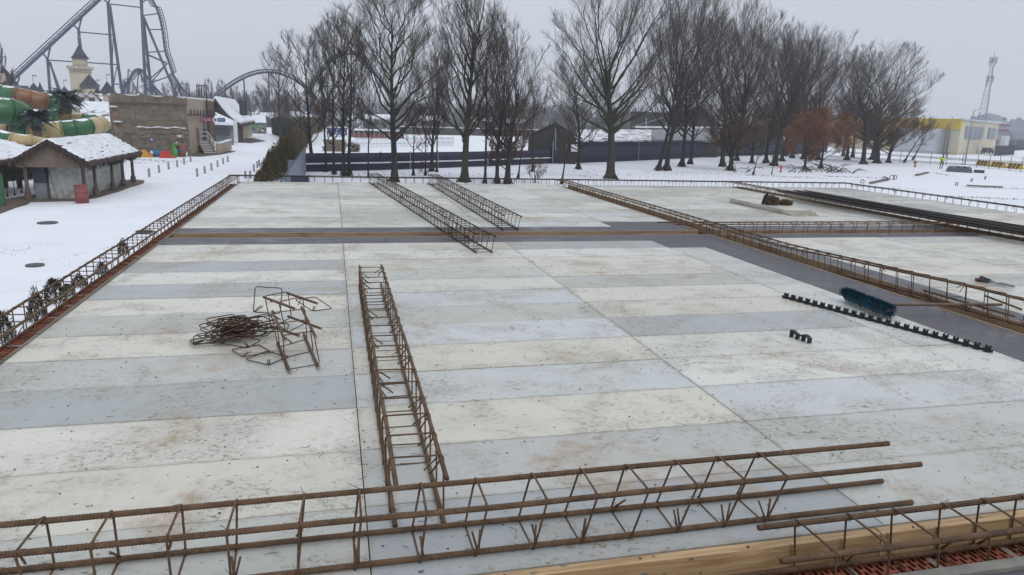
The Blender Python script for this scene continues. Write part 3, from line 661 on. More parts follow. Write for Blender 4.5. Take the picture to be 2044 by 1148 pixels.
# stack of spare panels with the tool pouch
for i, (x0, x1, y0, y1) in enumerate(((7.72,8.26,11.0,13.05), (7.70,8.22,11.03,13.03), (7.71,8.20,11.10,13.08))):
    o = bpy.data.objects.new('formwork_panel', panel_mesh(x1-x0, y1-y0)); COL.objects.link(o); o.location = ((x0+x1)/2, (y0+y1)/2, .029+.028*i)
    o.rotation_euler[2] = (.0, .01, -.008)[i]; o.color = (.60,.60,.54,1)
    tag(o, ['lowest', 'middle', 'top'][i]+' spare plywood panel of the small stack under the tool pouch', 'formwork panel', 'spare panels in the small stack')
zt = .086; root = empty('tool_belt', G(1545,408,zt), 'brown leather tool pouches on a black belt, set on the spare panels', 'tool belt')
c = G(1538,409,zt); sc = PX(c, 0); ex = V((math.cos(-.1), math.sin(-.1), 0)); ey = V((.1, 1, 0))
def pouch(cx, w, h, dd, seed):
    rr2 = random.Random(seed); rows = [(0,.80,.9),(.08,.98,1.0),(.4,1.06,1.0),(.7,1.0,.8),(.92,.88,.5),(1.0,.72,.30)]; n = 16; m = MB(); vs = []
    for f, kx, ky in rows:
        for k in range(n):
            a = 6.283*k/n; sx_, sy_ = math.copysign(abs(math.cos(a))**.5, math.cos(a)), math.copysign(abs(math.sin(a))**.5, math.sin(a)); j = 1+rr2.uniform(-.06,.06)
            vs.append(c+ex*(cx+.05*f*w+sx_*w/2*kx*j)+ey*(sy_*dd/2*ky*j)+V((0,0,h*f*(1-.22*max(0, sx_)*(f > .6))+rr2.uniform(-.004,.004)*(f > 0))))
    m.add(vs, [(r*n+k, r*n+(k+1) % n, (r+1)*n+(k+1) % n, (r+1)*n+k) for r in range(len(rows)-1) for k in range(n)]+[tuple(range(n-1,-1,-1)), tuple((len(rows)-1)*n+k for k in range(n))])
    b_ = m.build('pouch', MAT['leather'], root, smooth=True)
    m = MB(); m.beam(c+ex*(cx-w*.36)-ey*dd*.53+V((0,0,h*.80)), c+ex*(cx+w*.34)-ey*dd*.53+V((0,0,h*.66)), .02, h*.30); m.tube([c+ex*(cx-w*.30)-ey*dd*.56+V((0,0,h*.70)), c+ex*cx-ey*dd*.62+V((0,0,h*.42)), c+ex*(cx+w*.3)-ey*dd*.56+V((0,0,h*.58))], .010, 6); m.build('flap', MAT['leather'], root, smooth=False)
pouch(.02, .25, .18, .17, 4); pouch(.30, .23, .11, .16, 9)
m = MB(); bp = [c+ex*-.16+V((0,0,.006)), c+ex*-.145+V((0,0,.09)), c+ex*-.115+V((0,0,.18)), c+ex*-.07+V((0,0,.195))]
for p, q in zip(bp[:-1], bp[1:]): m.beam(p, q, .05, .012, up=(0,1,0))
m.tube([c+ex*.38+V((0,0,.02)), c+ex*.44+V((0,.02,.05)), c+ex*.45+V((0,.02,.12))], .004, 5); m.build('belt', MAT['black'], root)
# wire scraps and crumbs nobody could count
m = MB()
for i in range(150):
    x, y = rr.uniform(-1.8, 4.4), 2.3+6.2*rr.random()**1.3
    if rr.random() < .25: x, y = rr.uniform(5.8, 9.3), rr.uniform(4, 16)
    a = rr.uniform(0, 6.28); L = rr.uniform(.015, .05); pts = [V((x, y, .004))]
    for k in range(3): a += rr.uniform(-1.2, 1.2); pts.append(pts[-1]+V((math.cos(a)*L/2, math.sin(a)*L/2, rr.uniform(-.001, .003))))
    m.tube(pts, .0011, 3)
for i in range(700):
    x, y = rr.uniform(-1.85, 4.5), 2.15+6.4*rr.random()**1.2
    if rr.random() < .3: x, y = rr.choice((.09,2.05,4.02))+rr.gauss(0,.06), y
    s = rr.uniform(.0025, .007); m.blob((x, y, .003), (s*1.8, s, s*.8), i, 4, 3, .3)
tag(m.build('wire_scraps', MAT['rebard']), 'scattered tie wire ends and crumbs on the panels', 'debris', kind='stuff')
# ================================================================== GROUND
def hgt(x, y): return .03*math.sin(x*.31+1)*math.sin(y*.27)+.025*math.sin(x*.9+y*.6)+.02*math.sin(y*1.3-x*.4)
u = np.linspace(-1, 1, 181); gx = 30+np.sinh(u*5.2)/math.sinh(5.2)*2600; gy = 60+np.sinh(u*5.2)/math.sinh(5.2)*2600
m = MB(); n = len(gx)
for y in gy:
    for x in gx: m.v.append((x, y, GZ+hgt(x, y)*max(0, min(1, 1-(math.hypot(x, y)-45)/40))))
m.f = [(j*n+i, j*n+i+1, (j+1)*n+i+1, (j+1)*n+i) for j in range(n-1) for i in range(n-1)]
structure(m.build('ground', MAT['snow'], smooth=True, at=(0,0,GZ)))
def sheet(name, pts, mat, z=.07, kind='structure'):
    m = MB().prism([V((p[0], p[1], GZ-.05)) for p in pts], (0,0,.05+z)); o = m.build(name, MAT[mat]); o['kind'] = kind; return o
def lp(*a): return [G(x, y) for x, y in a]
sheet('paving', lp((-40,442),(0,428),(52,408),(60,402.5),(150,402),(195,397),(250,378),(287,365.5),(288,362),(262,360),(120,384),(50,394),(-40,408)), 'slab', .075)
sheet('soil_patch', lp((372,312),(400,313),(440,309),(470,303),(440,300),(380,306)), 'soil', .06)
sheet('soil_patch', lp((462,284),(500,286),(530,282),(505,276),(470,278)), 'soil', .06)
# manholes in the snow
for (px, py, r, lab) in ((95,446,.36,'round manhole cover in the snow below the thatched shelter'), (70,531,.24,'smaller round manhole cover in the snow near the left wall'), (288,463,.3,'manhole cover half hidden behind the left grid cage')):
    p = G(px, py); o = MB().lathe(p, [(r,-.08),(r,.045),(r*.93,.05),(r*.9,.04),(.01,.042)], 22).build('manhole_cover', MAT['iron'], at=p); tag(o, lab, 'manhole cover', 'manhole covers')
# bollards
def boll(h): return MB().lathe((0,0,0), [(.075,-.1),(.075,h-.02),(.06,h),(.0,h+.005)], 10).mesh('bollard', MAT['galv'], (0,0,0), True)
BM = boll(.55)
rows = {'row nearest the play animals': [(298,352.5),(318,344.6),(337,338.5),(354,333.7),(367.6,328),(381,323)], 'row leading to the stone stairs': [(394,352),(409,346.4),(422.6,340),(434.7,333.7),(445.8,328),(455,323.5)], 'row beside the brown conifers': [(490,357),(500,357),(507,342),(514,335.5),(518,332),(527,327.6)]}
for rn, ps in rows.items():
    for i, q in enumerate(ps):
        o = bpy.data.objects.new('bollard', BM); COL.objects.link(o); o.location = G(*q); o.rotation_euler = (R_.uniform(-.03,.03), R_.uniform(-.03,.03), 0)
        tag(o, f'grey bollard in the snow, {ORD[i]} from the near end, {rn}', 'bollard', 'bollards in the snow')
# ================================================================== THATCHED SHELTERS
def shelter(x0, x1, y0, y1, ze, zr, label, posts, gable=True):
    root = empty('thatched_shelter', V(((x0+x1)/2, (y0+y1)/2, GZ)), label, 'shelter', 'thatched shelters')
    xm = (x0+x1)/2; rr = random.Random(int(y0*7)); ov = .5; yo = .4
    run = xm-x0+ov; zl = ze
    for s in (-1, 1):
        m = MB(); k = 7
        for i in range(k):                     # overlapping courses of thatch
            f0, f1 = i/k, (i+1)/k+.03
            xa, xb = xm+s*run*f0, xm+s*run*f1; za, zb = zr+(zl-zr)*f0, zr+(zl-zr)*f1
            nseg = 26
            for j in range(nseg):
                ya, yb = y0-yo+(y1-y0+2*yo)*j/nseg, y0-yo+(y1-y0+2*yo)*(j+1)/nseg
                w = rr.uniform(-.03, .03); h = rr.uniform(-.015,.02)
                m.prism([V((xa, ya, za-.13)), V((xb+s*w, ya, zb-.10+h)), V((xb+s*w, yb, zb-.10+h)), V((xa, yb, za-.13))], (0,0,.17))
        m.build('thatch', MAT['thatch'], root)
        m = MB()                               # snow lying on it
        nx_, ny_ = 28, 60; vs = []
        for i in range(nx_+1):
            for j in range(ny_+1):
                f = .0+.97*i/nx_; y = y0-yo+.05+(y1-y0+2*yo-.1)*j/ny_
                st = (f*k) % 1
                e = min(1, min(i, nx_-i, j, ny_-j)/1.5)
                z = zr+(zl-zr)*f+.05+.075*e+.09*(st-.5)*e+.02*math.sin(y*3+f*20)*e+rr.uniform(-.012,.012)
                vs.append(V((xm+s*run*f+(s*rr.uniform(-.05,.02) if i == nx_ else 0), y+(rr.uniform(-.05,.05) if j in (0, ny_) else 0), z)))
        fs = [(i*(ny_+1)+j, (i+1)*(ny_+1)+j, (i+1)*(ny_+1)+j+1, i*(ny_+1)+j+1) for i in range(nx_) for j in range(ny_)
              if not (rr.random() < .02 and (i*7//nx_ != (i+1)*7//nx_ or rr.random() < .12))]
        m.add(vs, fs if s > 0 else [f[::-1] for f in fs]); m.build('roof_snow', MAT['roofsnow'], root, smooth=True)
    m = MB()                                   # ragged fringe
    for s in (-1, 1):
        for j in range(260):
            y = y0-yo+(y1-y0+2*yo)*rr.random(); x = xm+s*(run-rr.uniform(0,.14)); z = zl+.02; L = rr.uniform(.16, .40); w = rr.uniform(.02, .05)
            m.quad((x, y-w, z), (x, y+w, z), (x+rr.uniform(-.05,.05), y+w*.4, z-L), (x+rr.uniform(-.05,.05), y-w*.4, z-L))
    for yy_ in (y0-yo, y1+yo):
        for j in range(220):
            f = rr.random(); s = rr.choice((-1,1)); x = xm+s*run*f; z = zr+(zl-zr)*f; L = rr.uniform(.12, .34); w = rr.uniform(.02,.05); dy = rr.uniform(-.06,.06)
            m.quad((x-w, yy_+dy, z), (x+w, yy_+dy, z), (x+w*.4, yy_+dy+rr.uniform(-.04,.04), z-L), (x-w*.4, yy_+dy, z-L))
    m.build('thatch_fringe', MAT['thatch'], root)
    if gable:
        for yy_ in (y0-.12, y1+.06):
            MB().prism([V((x0-.35, yy_, zl-.22)), V((x1+.35, yy_, zl-.22)), V((x1+.35, yy_, zl+.0)), V((xm, yy_, zr-.14)), V((x0-.35, yy_, zl+.0))], (0, .06, 0)).build('gable_boards', MAT['plank'], root)
    for i, (x, y) in enumerate(posts):
        m = MB(); m.lathe((x, y, GZ), [(.15,-.1),(.15,.42),(.10,.5),(.085,.9),(.085,zl-GZ-.1),(.12,zl-GZ)], 8); m.build('post', MAT['post'], root, smooth=False)
    m = MB()
    for s in (x0, x1): m.box2((s-.07, y0-.3, zl-.26), (s+.07, y1+.3, zl-.10))
    m.build('eave_beam', MAT['post'], root)
    return root
xr, xl = -11.85, -14.25
pf = V((xl, 39.2, 0)); ze = ZAT(V((-12.0, 39.3, 0)), 325); zr = ZAT(V((-13.05, 38.9, 0)), 280)
sh = shelter(xl, xr, 39.2, 48.5, ze, zr, 'thatched shelter with snow on its roof and grey plastic sheet walls', [(xl,39.25),(xl+.05,41.2),(xl,44.3),(xl,48.4),(xr,39.5),(xr,41.24),(xr,44.28),(xr,46.4),(xr,48.6)])
m = MB(); rr = random.Random(4); w0, w1, y0, y1 = -13.45, -12.1, 39.75, 47.6
path = [(w0,y0),(w1,y0),(w1,y1),(w0,y1)]
for (a, b) in zip(path, path[1:]+path[:1]):
    n = 26; H = 12; base = len(m.v); L = V((b[0]-a[0], b[1]-a[1], 0)); nn = V((L.y, -L.x, 0)).normalized()
    for i in range(n+1):
        for k in range(H+1):
            p = V((a[0], a[1], 0))+L*i/n+nn*(.035*math.sin(i*1.1+k*.5)+.03*math.sin(k*1.7-i*.6)+rr.uniform(-.012,.012)); m.v.append((p.x, p.y, GZ+.05+(ze-.3-GZ)*k/H))
    m.f += [(base+i*(H+1)+k, base+(i+1)*(H+1)+k, base+(i+1)*(H+1)+k+1, base+i*(H+1)+k+1) for i in range(n) for k in range(H)]
m.build('plastic_sheet_wall', MAT['sheet'], sh, smooth=True)
c = MB().box2((-14.0, 39.45, GZ+.075), (-13.5, 39.95, GZ+.85)).build('cabinet', MAT['cabgrey'], at=V((-13.75, 39.7, GZ+.075))); tag(c, 'dark fronted cabinet standing in the open end of the thatched shelter', 'cabinet')
MB().prism([V((-14.02, 39.43, GZ+.86)), V((-13.48, 39.43, GZ+.86)), V((-13.48, 39.43, GZ+1.95)), V((-14.02, 39.43, GZ+2.0))], (0,.5,0)).build('dark_front', MAT['cabinet'], c)
shelter(-20.6, -15.9, 38.4, 46, ze-.05, zr-.25, 'thatched shelter with a snowy roof cut by the left picture edge', [(-17.6,38.6),(-17.6,45.6),(-16.9,45.6),(-18.5,38.6)], False)
# oil drum
p = G(164.5, 405.5); root = empty('oil_drum', p, 'faded red oil drum in front of the thatched shelter', 'drum')
h = .86*1.0; r = .285
prof = [(r-.01,.0),(r,.01)]
for z in (.29, .57): prof += [(r,h*z/.86-.02),(r+.014,h*z/.86),(r,h*z/.86+.02)]
prof += [(r,h-.03),(r+.012,h-.015),(r+.008,h),(r-.02,h),(r-.025,h-.05),(r-.03,.1),(.01,.1)]
MB().lathe(p, prof, 26).build('drum_shell', MAT['barrel'], root, smooth=True)
m = MB().lathe(p, [(r-.035,h-.12),(.01,h-.10)], 18); m.build('drum_contents', MAT['soil'], root)
o = MB().lathe(G(1,413), [(.2,0),(.22,.1),(.22,1.35),(.16,1.5),(.01,1.55)], 12).build('litter_bin', MAT['sgreen']); tag(o, 'green litter bin at the left picture edge beside the shelter', 'bin')
o = MB().box(AT(68,331,50), (.6,.1,.45)).build('teal_board', MAT['blue']); MB().box(AT(68,331,50)+V((0,0,-.85)), (.06,.06,1.5)).build('board_post', MAT['post'], o); tag(o, 'small blue board seen through the open end of the shelter', 'board')
# ================================================================== WATER SLIDES
def spline(pts, k=6):
    P = [pts[0]*2-pts[1]]+pts+[pts[-1]*2-pts[-2]]; out = []
    for i in range(1, len(P)-2):
        for j in range(k):
            t = j/k; a, b, c, d = P[i-1], P[i], P[i+1], P[i+2]
            out.append(.5*((2*b)+(c-a)*t+(2*a-5*b+4*c-d)*t*t+(3*b-a-3*c+d)*t**3))
    return out+[P[-2]]
def slide(label, pts, dia, legs):
    P = [AT(x, y, D) for x, y, D, _ in pts]; S = spline(P); base = V((P[0].x, P[0].y, GZ)); r = dia/2
    root = empty('water_slide', base, label, 'water slide', 'tube water slides')
    for i in range(len(pts)-1):
        seg = S[i*6:i*6+7]; m = MB().tube(seg, r, 20)
        for q, t in ((seg[0], (seg[1]-seg[0]).normalized()), (seg[-1], (seg[-1]-seg[-2]).normalized())): m.tube([q-t*.04, q+t*.04], r+.06, 20)
        m.build('tube_section', MAT[pts[i][3]], root, smooth=True)
    for i in legs:
        q = S[i*6]; MB().tube([V((q.x, q.y, GZ-.1)), V((q.x, q.y, q.z-r*.9))], .14, 8).build('support_leg', MAT['post'], root)
g_, c_, o_ = 'sgreen', 'scream', 'sorange'
slide('lowest green and cream water slide tube, right behind the thatched shelter', [(-45,262,58,g_),(-12,274,57,g_),(27,284,56,c_),(58,288,56,c_),(90,294,57,g_),(120,303,58,g_)], 1.15, [2,4])
slide('long green and cream water slide tube ending in a cream bend by the stone wall', [(-8,263,64,c_),(27,262,63,g_),(60,262.5,62,c_),(92,261,62,c_),(124,258.5,62,g_),(150,256,62,g_),(174,253,62.5,c_),(192,250.5,64,c_),(201,249,67,c_)], 1.2, [2,4,6])
slide('water slide tube behind the palms with a green end', [(96,238,76,g_),(116,238,75,g_),(141,237,74,c_),(169,238,73,g_),(186,241,73,g_),(196,246,74,g_)], .95, [1,4])
slide('highest water slide tube with an orange stretch', [(-25,186,72,g_),(10,189,71,g_),(36,193,70,o_),(60,198,70,o_),(87,204,70,g_),(100,208,71,g_),(108,214,74,g_)], 1.4, [1,3])
slide('fat dark green water slide tube at the left picture edge', [(-60,216,62,g_),(-20,220,61,g_),(20,223,61,g_),(38,229,62,g_),(44,238,66,g_)], 1.75, [2])
# ================================================================== PALMS
def palm(label, crown, trunkpx, D, L, n, seed):
    c = AT(*crown, D); b = G(trunkpx, 260); b = V((AT(trunkpx, 250, D).x, AT(trunkpx, 250, D).y, GZ)); rr = random.Random(seed)
    root = empty('palm_tree', b, label, 'palm', 'artificial palms among the slides')
    n_ = 14; prof = []
    for i in range(n_): t = i/n_; r = .34-.06*t; prof += [(r*.93, t), (r*1.06, t+.8/n_)]
    H = c.z-GZ-.2; m = MB(); pts = [b+(c-b)*t for _, t in prof]; m.tube(pts, [p[0] for p in prof], 10); m.build('trunk', MAT['palmt'], root)
    MB().tube([b+(c-b)*.74, b+(c-b)*.8, b+(c-b)*.98], [.30,.36,.32], 10).build('frond_skirt', MAT['skirt'], root)
    m = MB()
    for i in range(n):
        a = 2*math.pi*(i/n)*2.4+rr.uniform(-.2,.2); el = rr.uniform(-.35, 1.3); Lf = L*rr.uniform(.8, 1.15); d = V((math.cos(a), math.sin(a), 0)); P = []
        for k in range(9):
            t = k/8; P.append(c+d*(Lf*t*math.cos(el*(1-t*.6)))+V((0,0,Lf*(math.sin(el)*t-.55*t*t))))
        m.tube(P, [.03*(1-.8*k/8) for k in range(9)], 4)
        for k in range(1, 9):
            for q in range(3):
                p = P[k-1].lerp(P[k], q/3); t = (P[k]-P[k-1]).normalized(); s = t.cross(V((0,0,1))).normalized(); w = .05
                ll = .46*math.sin(math.pi*min(.95, (k+q/3)/9+.12))*L/1.6
                for sg in (-1, 1):
                    e = p+s*sg*ll+t*ll*.5-V((0,0,ll*rr.uniform(.35,.7))); m.quad(p-t*w, p+t*w, e+t*.01, e-t*.01)
    m.build('fronds', MAT['palm'], root)
palm('tall artificial palm with blue-green fronds, right one of the close pair', (131,192), 135.5, 68, 1.4, 44, 1)
palm('tall artificial palm with blue-green fronds, left one of the close pair', (122,196), 123, 72, 1.35, 38, 2)
palm('lower artificial palm with a pale trunk, in front of the slides', (71,232), 72, 60, 1.25, 44, 3)
# ================================================================== STONE WALL BUILDING AND HOUSE
def rockmat():
    m, nt, b = nmat('artificial_stone'); v = coords(nt, (1,1,1)); nz = nt.nodes.new('ShaderNodeTexNoise'); nz.inputs['Scale'].default_value = .55; nz.inputs['Detail'].default_value = 3
    nt.links.new(v, nz.inputs['Vector']); ad = nt.nodes.new('ShaderNodeVectorMath'); ad.operation = 'MULTIPLY_ADD'; ad.inputs[1].default_value = (.9,.9,.9); nt.links.new(nz.outputs['Color'], ad.inputs[0]); nt.links.new(v, ad.inputs[2])
    sp_ = nt.nodes.new('ShaderNodeSeparateXYZ'); nt.links.new(ad.outputs[0], sp_.inputs[0]); cb = nt.nodes.new('ShaderNodeCombineXYZ'); nt.links.new(sp_.outputs[0], cb.inputs[0]); nt.links.new(sp_.outputs[2], cb.inputs[1])
    def brick(w, h, ms):
        br = nt.nodes.new('ShaderNodeTexBrick'); nt.links.new(cb.outputs[0], br.inputs['Vector']); br.inputs['Scale'].default_value = 1; br.inputs['Brick Width'].default_value = w; br.inputs['Row Height'].default_value = h; br.inputs['Mortar Size'].default_value = ms; br.inputs['Mortar Smooth'].default_value = .4
        br.inputs['Color1'].default_value = (.178,.150,.115,1); br.inputs['Color2'].default_value = (.195,.165,.128,1); br.inputs['Mortar'].default_value = (.105,.085,.066,1); br.offset = .37; br.squash = 1.3; br.squash_frequency = 3; return br
    b1, b2 = brick(1.35, .95, .022), brick(.75, .5, .03); sz = nt.nodes.new('ShaderNodeSeparateXYZ'); nt.links.new(v, sz.inputs[0]); lo = ramp(nt, sz.outputs[2], 2.75, 2.6)
    c = mix(nt, lo, b1.outputs['Color'], b2.outputs['Color']); f = mix(nt, lo, b1.outputs['Fac'], b2.outputs['Fac'])
    n = noise(nt, v, 1.3, 7, .65); c = mix(nt, mathn(nt, 'MULTIPLY', ramp(nt, n, .45, .7), .45), c, (.105,.09,.07))
    st = noise(nt, v, .4, 4); left = ramp(nt, mathn(nt, 'ADD', sz.outputs[0], mathn(nt, 'MULTIPLY', st, 3.5)), -.2, -1.8); low = ramp(nt, sz.outputs[2], 4.6, 3.6)
    c = mix(nt, mathn(nt, 'MULTIPLY', mathn(nt, 'MULTIPLY', left, low), .75), c, (.25,.13,.07)); nt.links.new(c, b.inputs['Base Color']); b.inputs['Roughness'].default_value = .9
    bump(nt, b, mathn(nt, 'ADD', mathn(nt, 'MULTIPLY', f, -.8), n), .6, .06); return m
MAT['rock'] = rockmat()
c0 = G(377, 309.5); cL = V((*AT(226, 300, 79)[:2], GZ)); cB = V((*AT(428, 290, 91)[:2], GZ)); zt = ZAT(c0, 194); H = zt-GZ
cLB = cL+(cB-c0); mid = (c0+cL)/2
root = empty('stone_clad_building', mid, 'flat roofed building with an artificial brown stone facade', 'building')
ex = (c0-cL); Lf = ex.length; ex /= Lf; nn = V((ex.y, -ex.x, 0)); rr = random.Random(8)
m = MB(); NX, NZ = 46, 26
for i in range(NX+1):
    for k in range(NZ+1):
        t, z = i/NX, k/NZ
        o = .30+.22*mnoise.noise(V((i*.19, k*.27, 3)))+.10*mnoise.noise(V((i*.7, k*.8, 9)))
        zz = z*H
        if z > .86: o += .32+.12*math.sin(i*1.3); 
        if z < .47: o += .28+.07*math.sin(i*.7)
        if z < .36: o -= .10
        if t < .16: o += (.16-t)*5*(1-z*.9)
        top = H+ (.10*math.sin(i*.4)+rr.uniform(-.03,.03) if k == NZ else 0)
        p = cL+ex*(Lf*t)+nn*o; m.v.append((p.x, p.y, GZ+(top if k == NZ else zz)))
m.f = [(i*(NZ+1)+k, (i+1)*(NZ+1)+k, (i+1)*(NZ+1)+k+1, i*(NZ+1)+k+1) for i in range(NX) for k in range(NZ)]
m.build('stone_facade', MAT['rock'], root, smooth=False)
m = MB(); p1, p2 = cL+ex*(Lf*.30)+nn*.62, cL+ex*(Lf*.95)+nn*.62
pts = [p1.lerp(p2, i/20)+V((0,0,H*.475+.05*math.sin(i*.9))) for i in range(21)]; m.tube(pts, [.055+.02*math.sin(i*1.7) for i in range(21)], 6)
for q in (.02, .06): m.blob(cL+ex*(Lf*q)+nn*.62+V((0,0,H*(.80 if q < .05 else .56))), (.9,.5,.16), 3)
m.build('ledge_snow', MAT['roofsnow'], root, smooth=True)
MB().prism([c0-nn*.06, cB, cLB, cL-nn*.06], (0,0,H-.12)).build('wall', MAT['beige'], root)
MB().prism([p+V((0,0,H-.115)) for p in (c0-nn*.3, cB, cLB, cL-nn*.3)], (0,0,.16)).build('roof_snow', MAT['roofsnow'], root)
es = (cB-c0); Ls = es.length; es /= Ls; ns = V((es.y, -es.x, 0))
def sd_(t, z, o=0): return c0+es*(Ls*t)+ns*o+V((0,0,z))
m = MB().beam(sd_(-.03, H*.70, .3), sd_(1.02, H*.70, .3), .16, .16)
for i in range(9): m.box(sd_(.06+.115*i, H*.70+.28, .3), (.09,.09,.45), M=Matrix.Rotation(math.atan2(es.y, es.x), 3, 'Z'))
m.build('pergola_beam', MAT['barn'], root)
m = MB()
for i in range(7): m.box(sd_(.72+.045*i, H*.60, .12), (.12,.12,H*.72))
m.build('timber_slats', MAT['plank'], root)
m = MB(); m.beam(sd_(.52,0,.25), sd_(.52,H*.68,.25), .1, .1, up=(1,0,0)); m.beam(sd_(.68,0,.3), sd_(.68,H*1.12,.3), .12, .12, up=(1,0,0)); m.beam(sd_(.60,H*.66,.3), sd_(.70,H*.66,.3), .1, .1)
m.build('downpipe', MAT['barn'], root)
o = MB().box(sd_(.36,H*.30,.02), (.75,.1,1.9), math.atan2(es.y, es.x)).build('door', MAT['plank'], root); MB().box(sd_(.36,H*.33,.05), (.5,.1,1.2), math.atan2(es.y, es.x)).build('pane', MAT['glass'], o)
m = MB(); q0 = sd_(.55,H+.05,-2); q1 = sd_(.8,H+.05,-1)
for q in (q0, q0+V((.9,0,0)), q1, q1+V((1,0,0)), q1+V((.5,0,0)), q1+V((.75,0,0)), q1+V((.25,0,0))): m.box(q+V((0,0,.7)), (.08,.08,1.4))
for q, w in ((q0, .9), (q1, 1.)): m.box(q+V((w/2,0,1.38)), (w,.08,.08))
m.build('roof_railing', MAT['barn'], root)
a = math.atan2(es.y, es.x); sg = empty('direction_sign', sd_(.58, H*.62, .5), 'magenta, white and blue sign board high on the beige side wall', 'sign')
MB().box(sd_(.50,H*.615,.5), (1.5,.06,.42), 0).build('magenta_panel', MAT['pink'], sg); MB().box(sd_(.50,H*.615,.5)+V((1.0,0,0)), (.5,.06,.42), 0).build('white_panel', MAT['white'], sg); MB().box(sd_(.50,H*.615,.5)+V((1.62,0,0)), (.72,.06,.42), 0).build('blue_panel', MAT['blueS'], sg)
m = MB(); q = sd_(.50,H*.615,.5)
m.box(q+V((1.0,-.04,0)), (.22,.02,.2)); m.build('pictogram', MAT['blueS'], sg)
m = MB()
for dx, w in ((-.5,.1),(-.3,.16),(-.05,.2),(.2,.14),(.4,.2),(1.5,.16),(1.75,.1)):
    m.box(q+V((dx,-.04,.06)), (w,.02,.05)); m.box(q+V((dx+.03,-.04,-.07)), (w*.8,.02,.04))
m.build('lettering', MAT['white'], sg)
pq = c0-ex*1.0+nn*.78+V((0,0,H*.335)); o = MB().box(pq, (.62,.05,.26), math.atan2(ex.y, ex.x)).build('plaque', MAT['white']); tag(o, 'small white and red plaque on the stone facade', 'sign')
MB().box(pq+nn*.03+ex*.2, (.14,.03,.22), math.atan2(ex.y, ex.x)).build('red_mark', MAT['red'], o); MB().box(pq+nn*.03-ex*.22, (.12,.03,.22), math.atan2(ex.y, ex.x)).build('red_mark', MAT['pink'], o)
# stairs with landing
s0 = G(408, 308); s1 = G(431, 308); w = (s1-s0).length; ux = (s1-s0)/w; uy = V((-ux.y, ux.x, 0)); root = empty('staircase', s0, 'outdoor staircase with snowy steps beside the beige wall', 'stairs')
m = MB(); ms = MB(); ris = (ZAT(s0+uy*3.2, 282)-GZ)/8
for i in range(8):
    c = s0+ux*w/2+uy*(.4*i+1.6-.2*i); m.box(V((c.x, c.y, GZ+ris*(i+1)/2)), (w, 3.2-.4*i, ris*(i+1)), math.atan2(ux.y, ux.x))
    c2 = s0+ux*w/2+uy*(.4*i+.2-.0); ms.box(V((c2.x, c2.y, GZ+ris*(i+1)+.02)), (w-.1, .3, .045), math.atan2(ux.y, ux.x))
m.build('steps', MAT['plank'], root); ms.build('step_snow', MAT['roofsnow'], root)
zl = GZ+ris*8; m = MB(); m.box(s0+ux*(w/2)+uy*5.4+V((0,0,ris*4)), (w+1, 4.4, ris*8-.01), math.atan2(ux.y, ux.x)); m.build('landing', MAT['plank'], root)
m = MB()
for (ax_, q) in ((w, 0), (w, 1.6), (w, 3.3), (w, 5.5), (0, 3.3)):
    z0 = GZ+ris*min(8, q/.4+.5); p = s0+ux*ax_+uy*q; m.tube([V((p.x, p.y, z0)), V((p.x, p.y, z0+1.0))], .035, 6)
pa = s0+ux*w; 
for hh in (1.0, .55):
    m.tube([V((pa.x, pa.y, GZ+ris*.5+hh)), V(((pa+uy*3.3).x, (pa+uy*3.3).y, zl+hh)), V(((pa+uy*5.5).x, (pa+uy*5.5).y, zl+hh))], .035, 6)
    m.tube([V(((pa+uy*3.3).x, (pa+uy*3.3).y, zl+hh)), V(((s0+uy*3.3).x, (s0+uy*3.3).y, zl+hh))], .035, 6)
m.build('handrail', MAT['white'], root)
o = MB().box(s0+ux*w*.55+uy*4.6+V((0,0,ris*8+.55)), (1.1,.8,1.1)).build('blue_bin', MAT['blue']); tag(o, 'dark blue container on the stair landing behind the railing', 'container'); MB().box(s0+ux*w*.55+uy*4.6+V((0,0,ris*8+1.14)), (1.2,.9,.1)).build('lid', MAT['glass'], o)
wl = empty('low_wall', G(440,306), 'low beige parapet wall with snow on top beside the stairs', 'wall')
qa, qb, qc = G(433,308), G(441,307), G(460,299); hh = ZAT(qb, 286)-GZ
m = MB(); m.beam(qa+V((0,0,hh/2)), qb+V((0,0,hh/2)), .3, hh); m.beam(qb+V((0,.2,hh/2)), qc+V((0,0,hh/2)), .3, hh); m.build('masonry', MAT['beige'], wl)
m = MB(); m.beam(qa+V((0,0,hh+.05)), qb+V((0,0,hh+.05)), .42, .1); m.beam(qb+V((0,.2,hh+.06)), qc+V((0,0,hh+.06)), .42, .1); m.build('coping_snow', MAT['roofsnow'], wl)
# house with the steep snowy roof
eF, eB = AT(480,247,112), AT(509,242,143); eB.z = eF.z; rF = AT(429,196,115); ax = (eB-eF); rB = rF+ax; off = V((rF.x-eF.x, rF.y-eF.y, 0)); lF = rF+off*1.0; lF.z = eF.z; lB = lF+ax
root = empty('snowy_house', V(((eF.x+lF.x)/2, (eF.y+lF.y)/2, GZ)), 'house with a steep snow covered roof and beige side wall', 'house')
def curve(a, b, k=8, sag=.5): return [a.lerp(b, i/k)-V((0,0,sag*math.sin(math.pi*i/k))) for i in range(k+1)]
for (r0, r1, e0, e1) in ((rF, rB, eF, eB), (rF, rB, lF, lB)):
    c0_, c1_ = curve(r0, e0), curve(r1, e1); m = MB(); ms = MB()
    for i in range(8):
        m.prism([c0_[i], c0_[i+1], c1_[i+1], c1_[i]], (0,0,-.45)); ms.prism([c0_[i]+V((0,0,.02)), c0_[i+1]+V((0,0,.02)), c1_[i+1]+V((0,0,.02)), c1_[i]+V((0,0,.02))], (0,0,.3))
    r = m.build('roof', MAT['barn'], root); ms.build('roof_snow', MAT['roofsnow'], r)
dn = V((0,0,1)); ins = off*.18
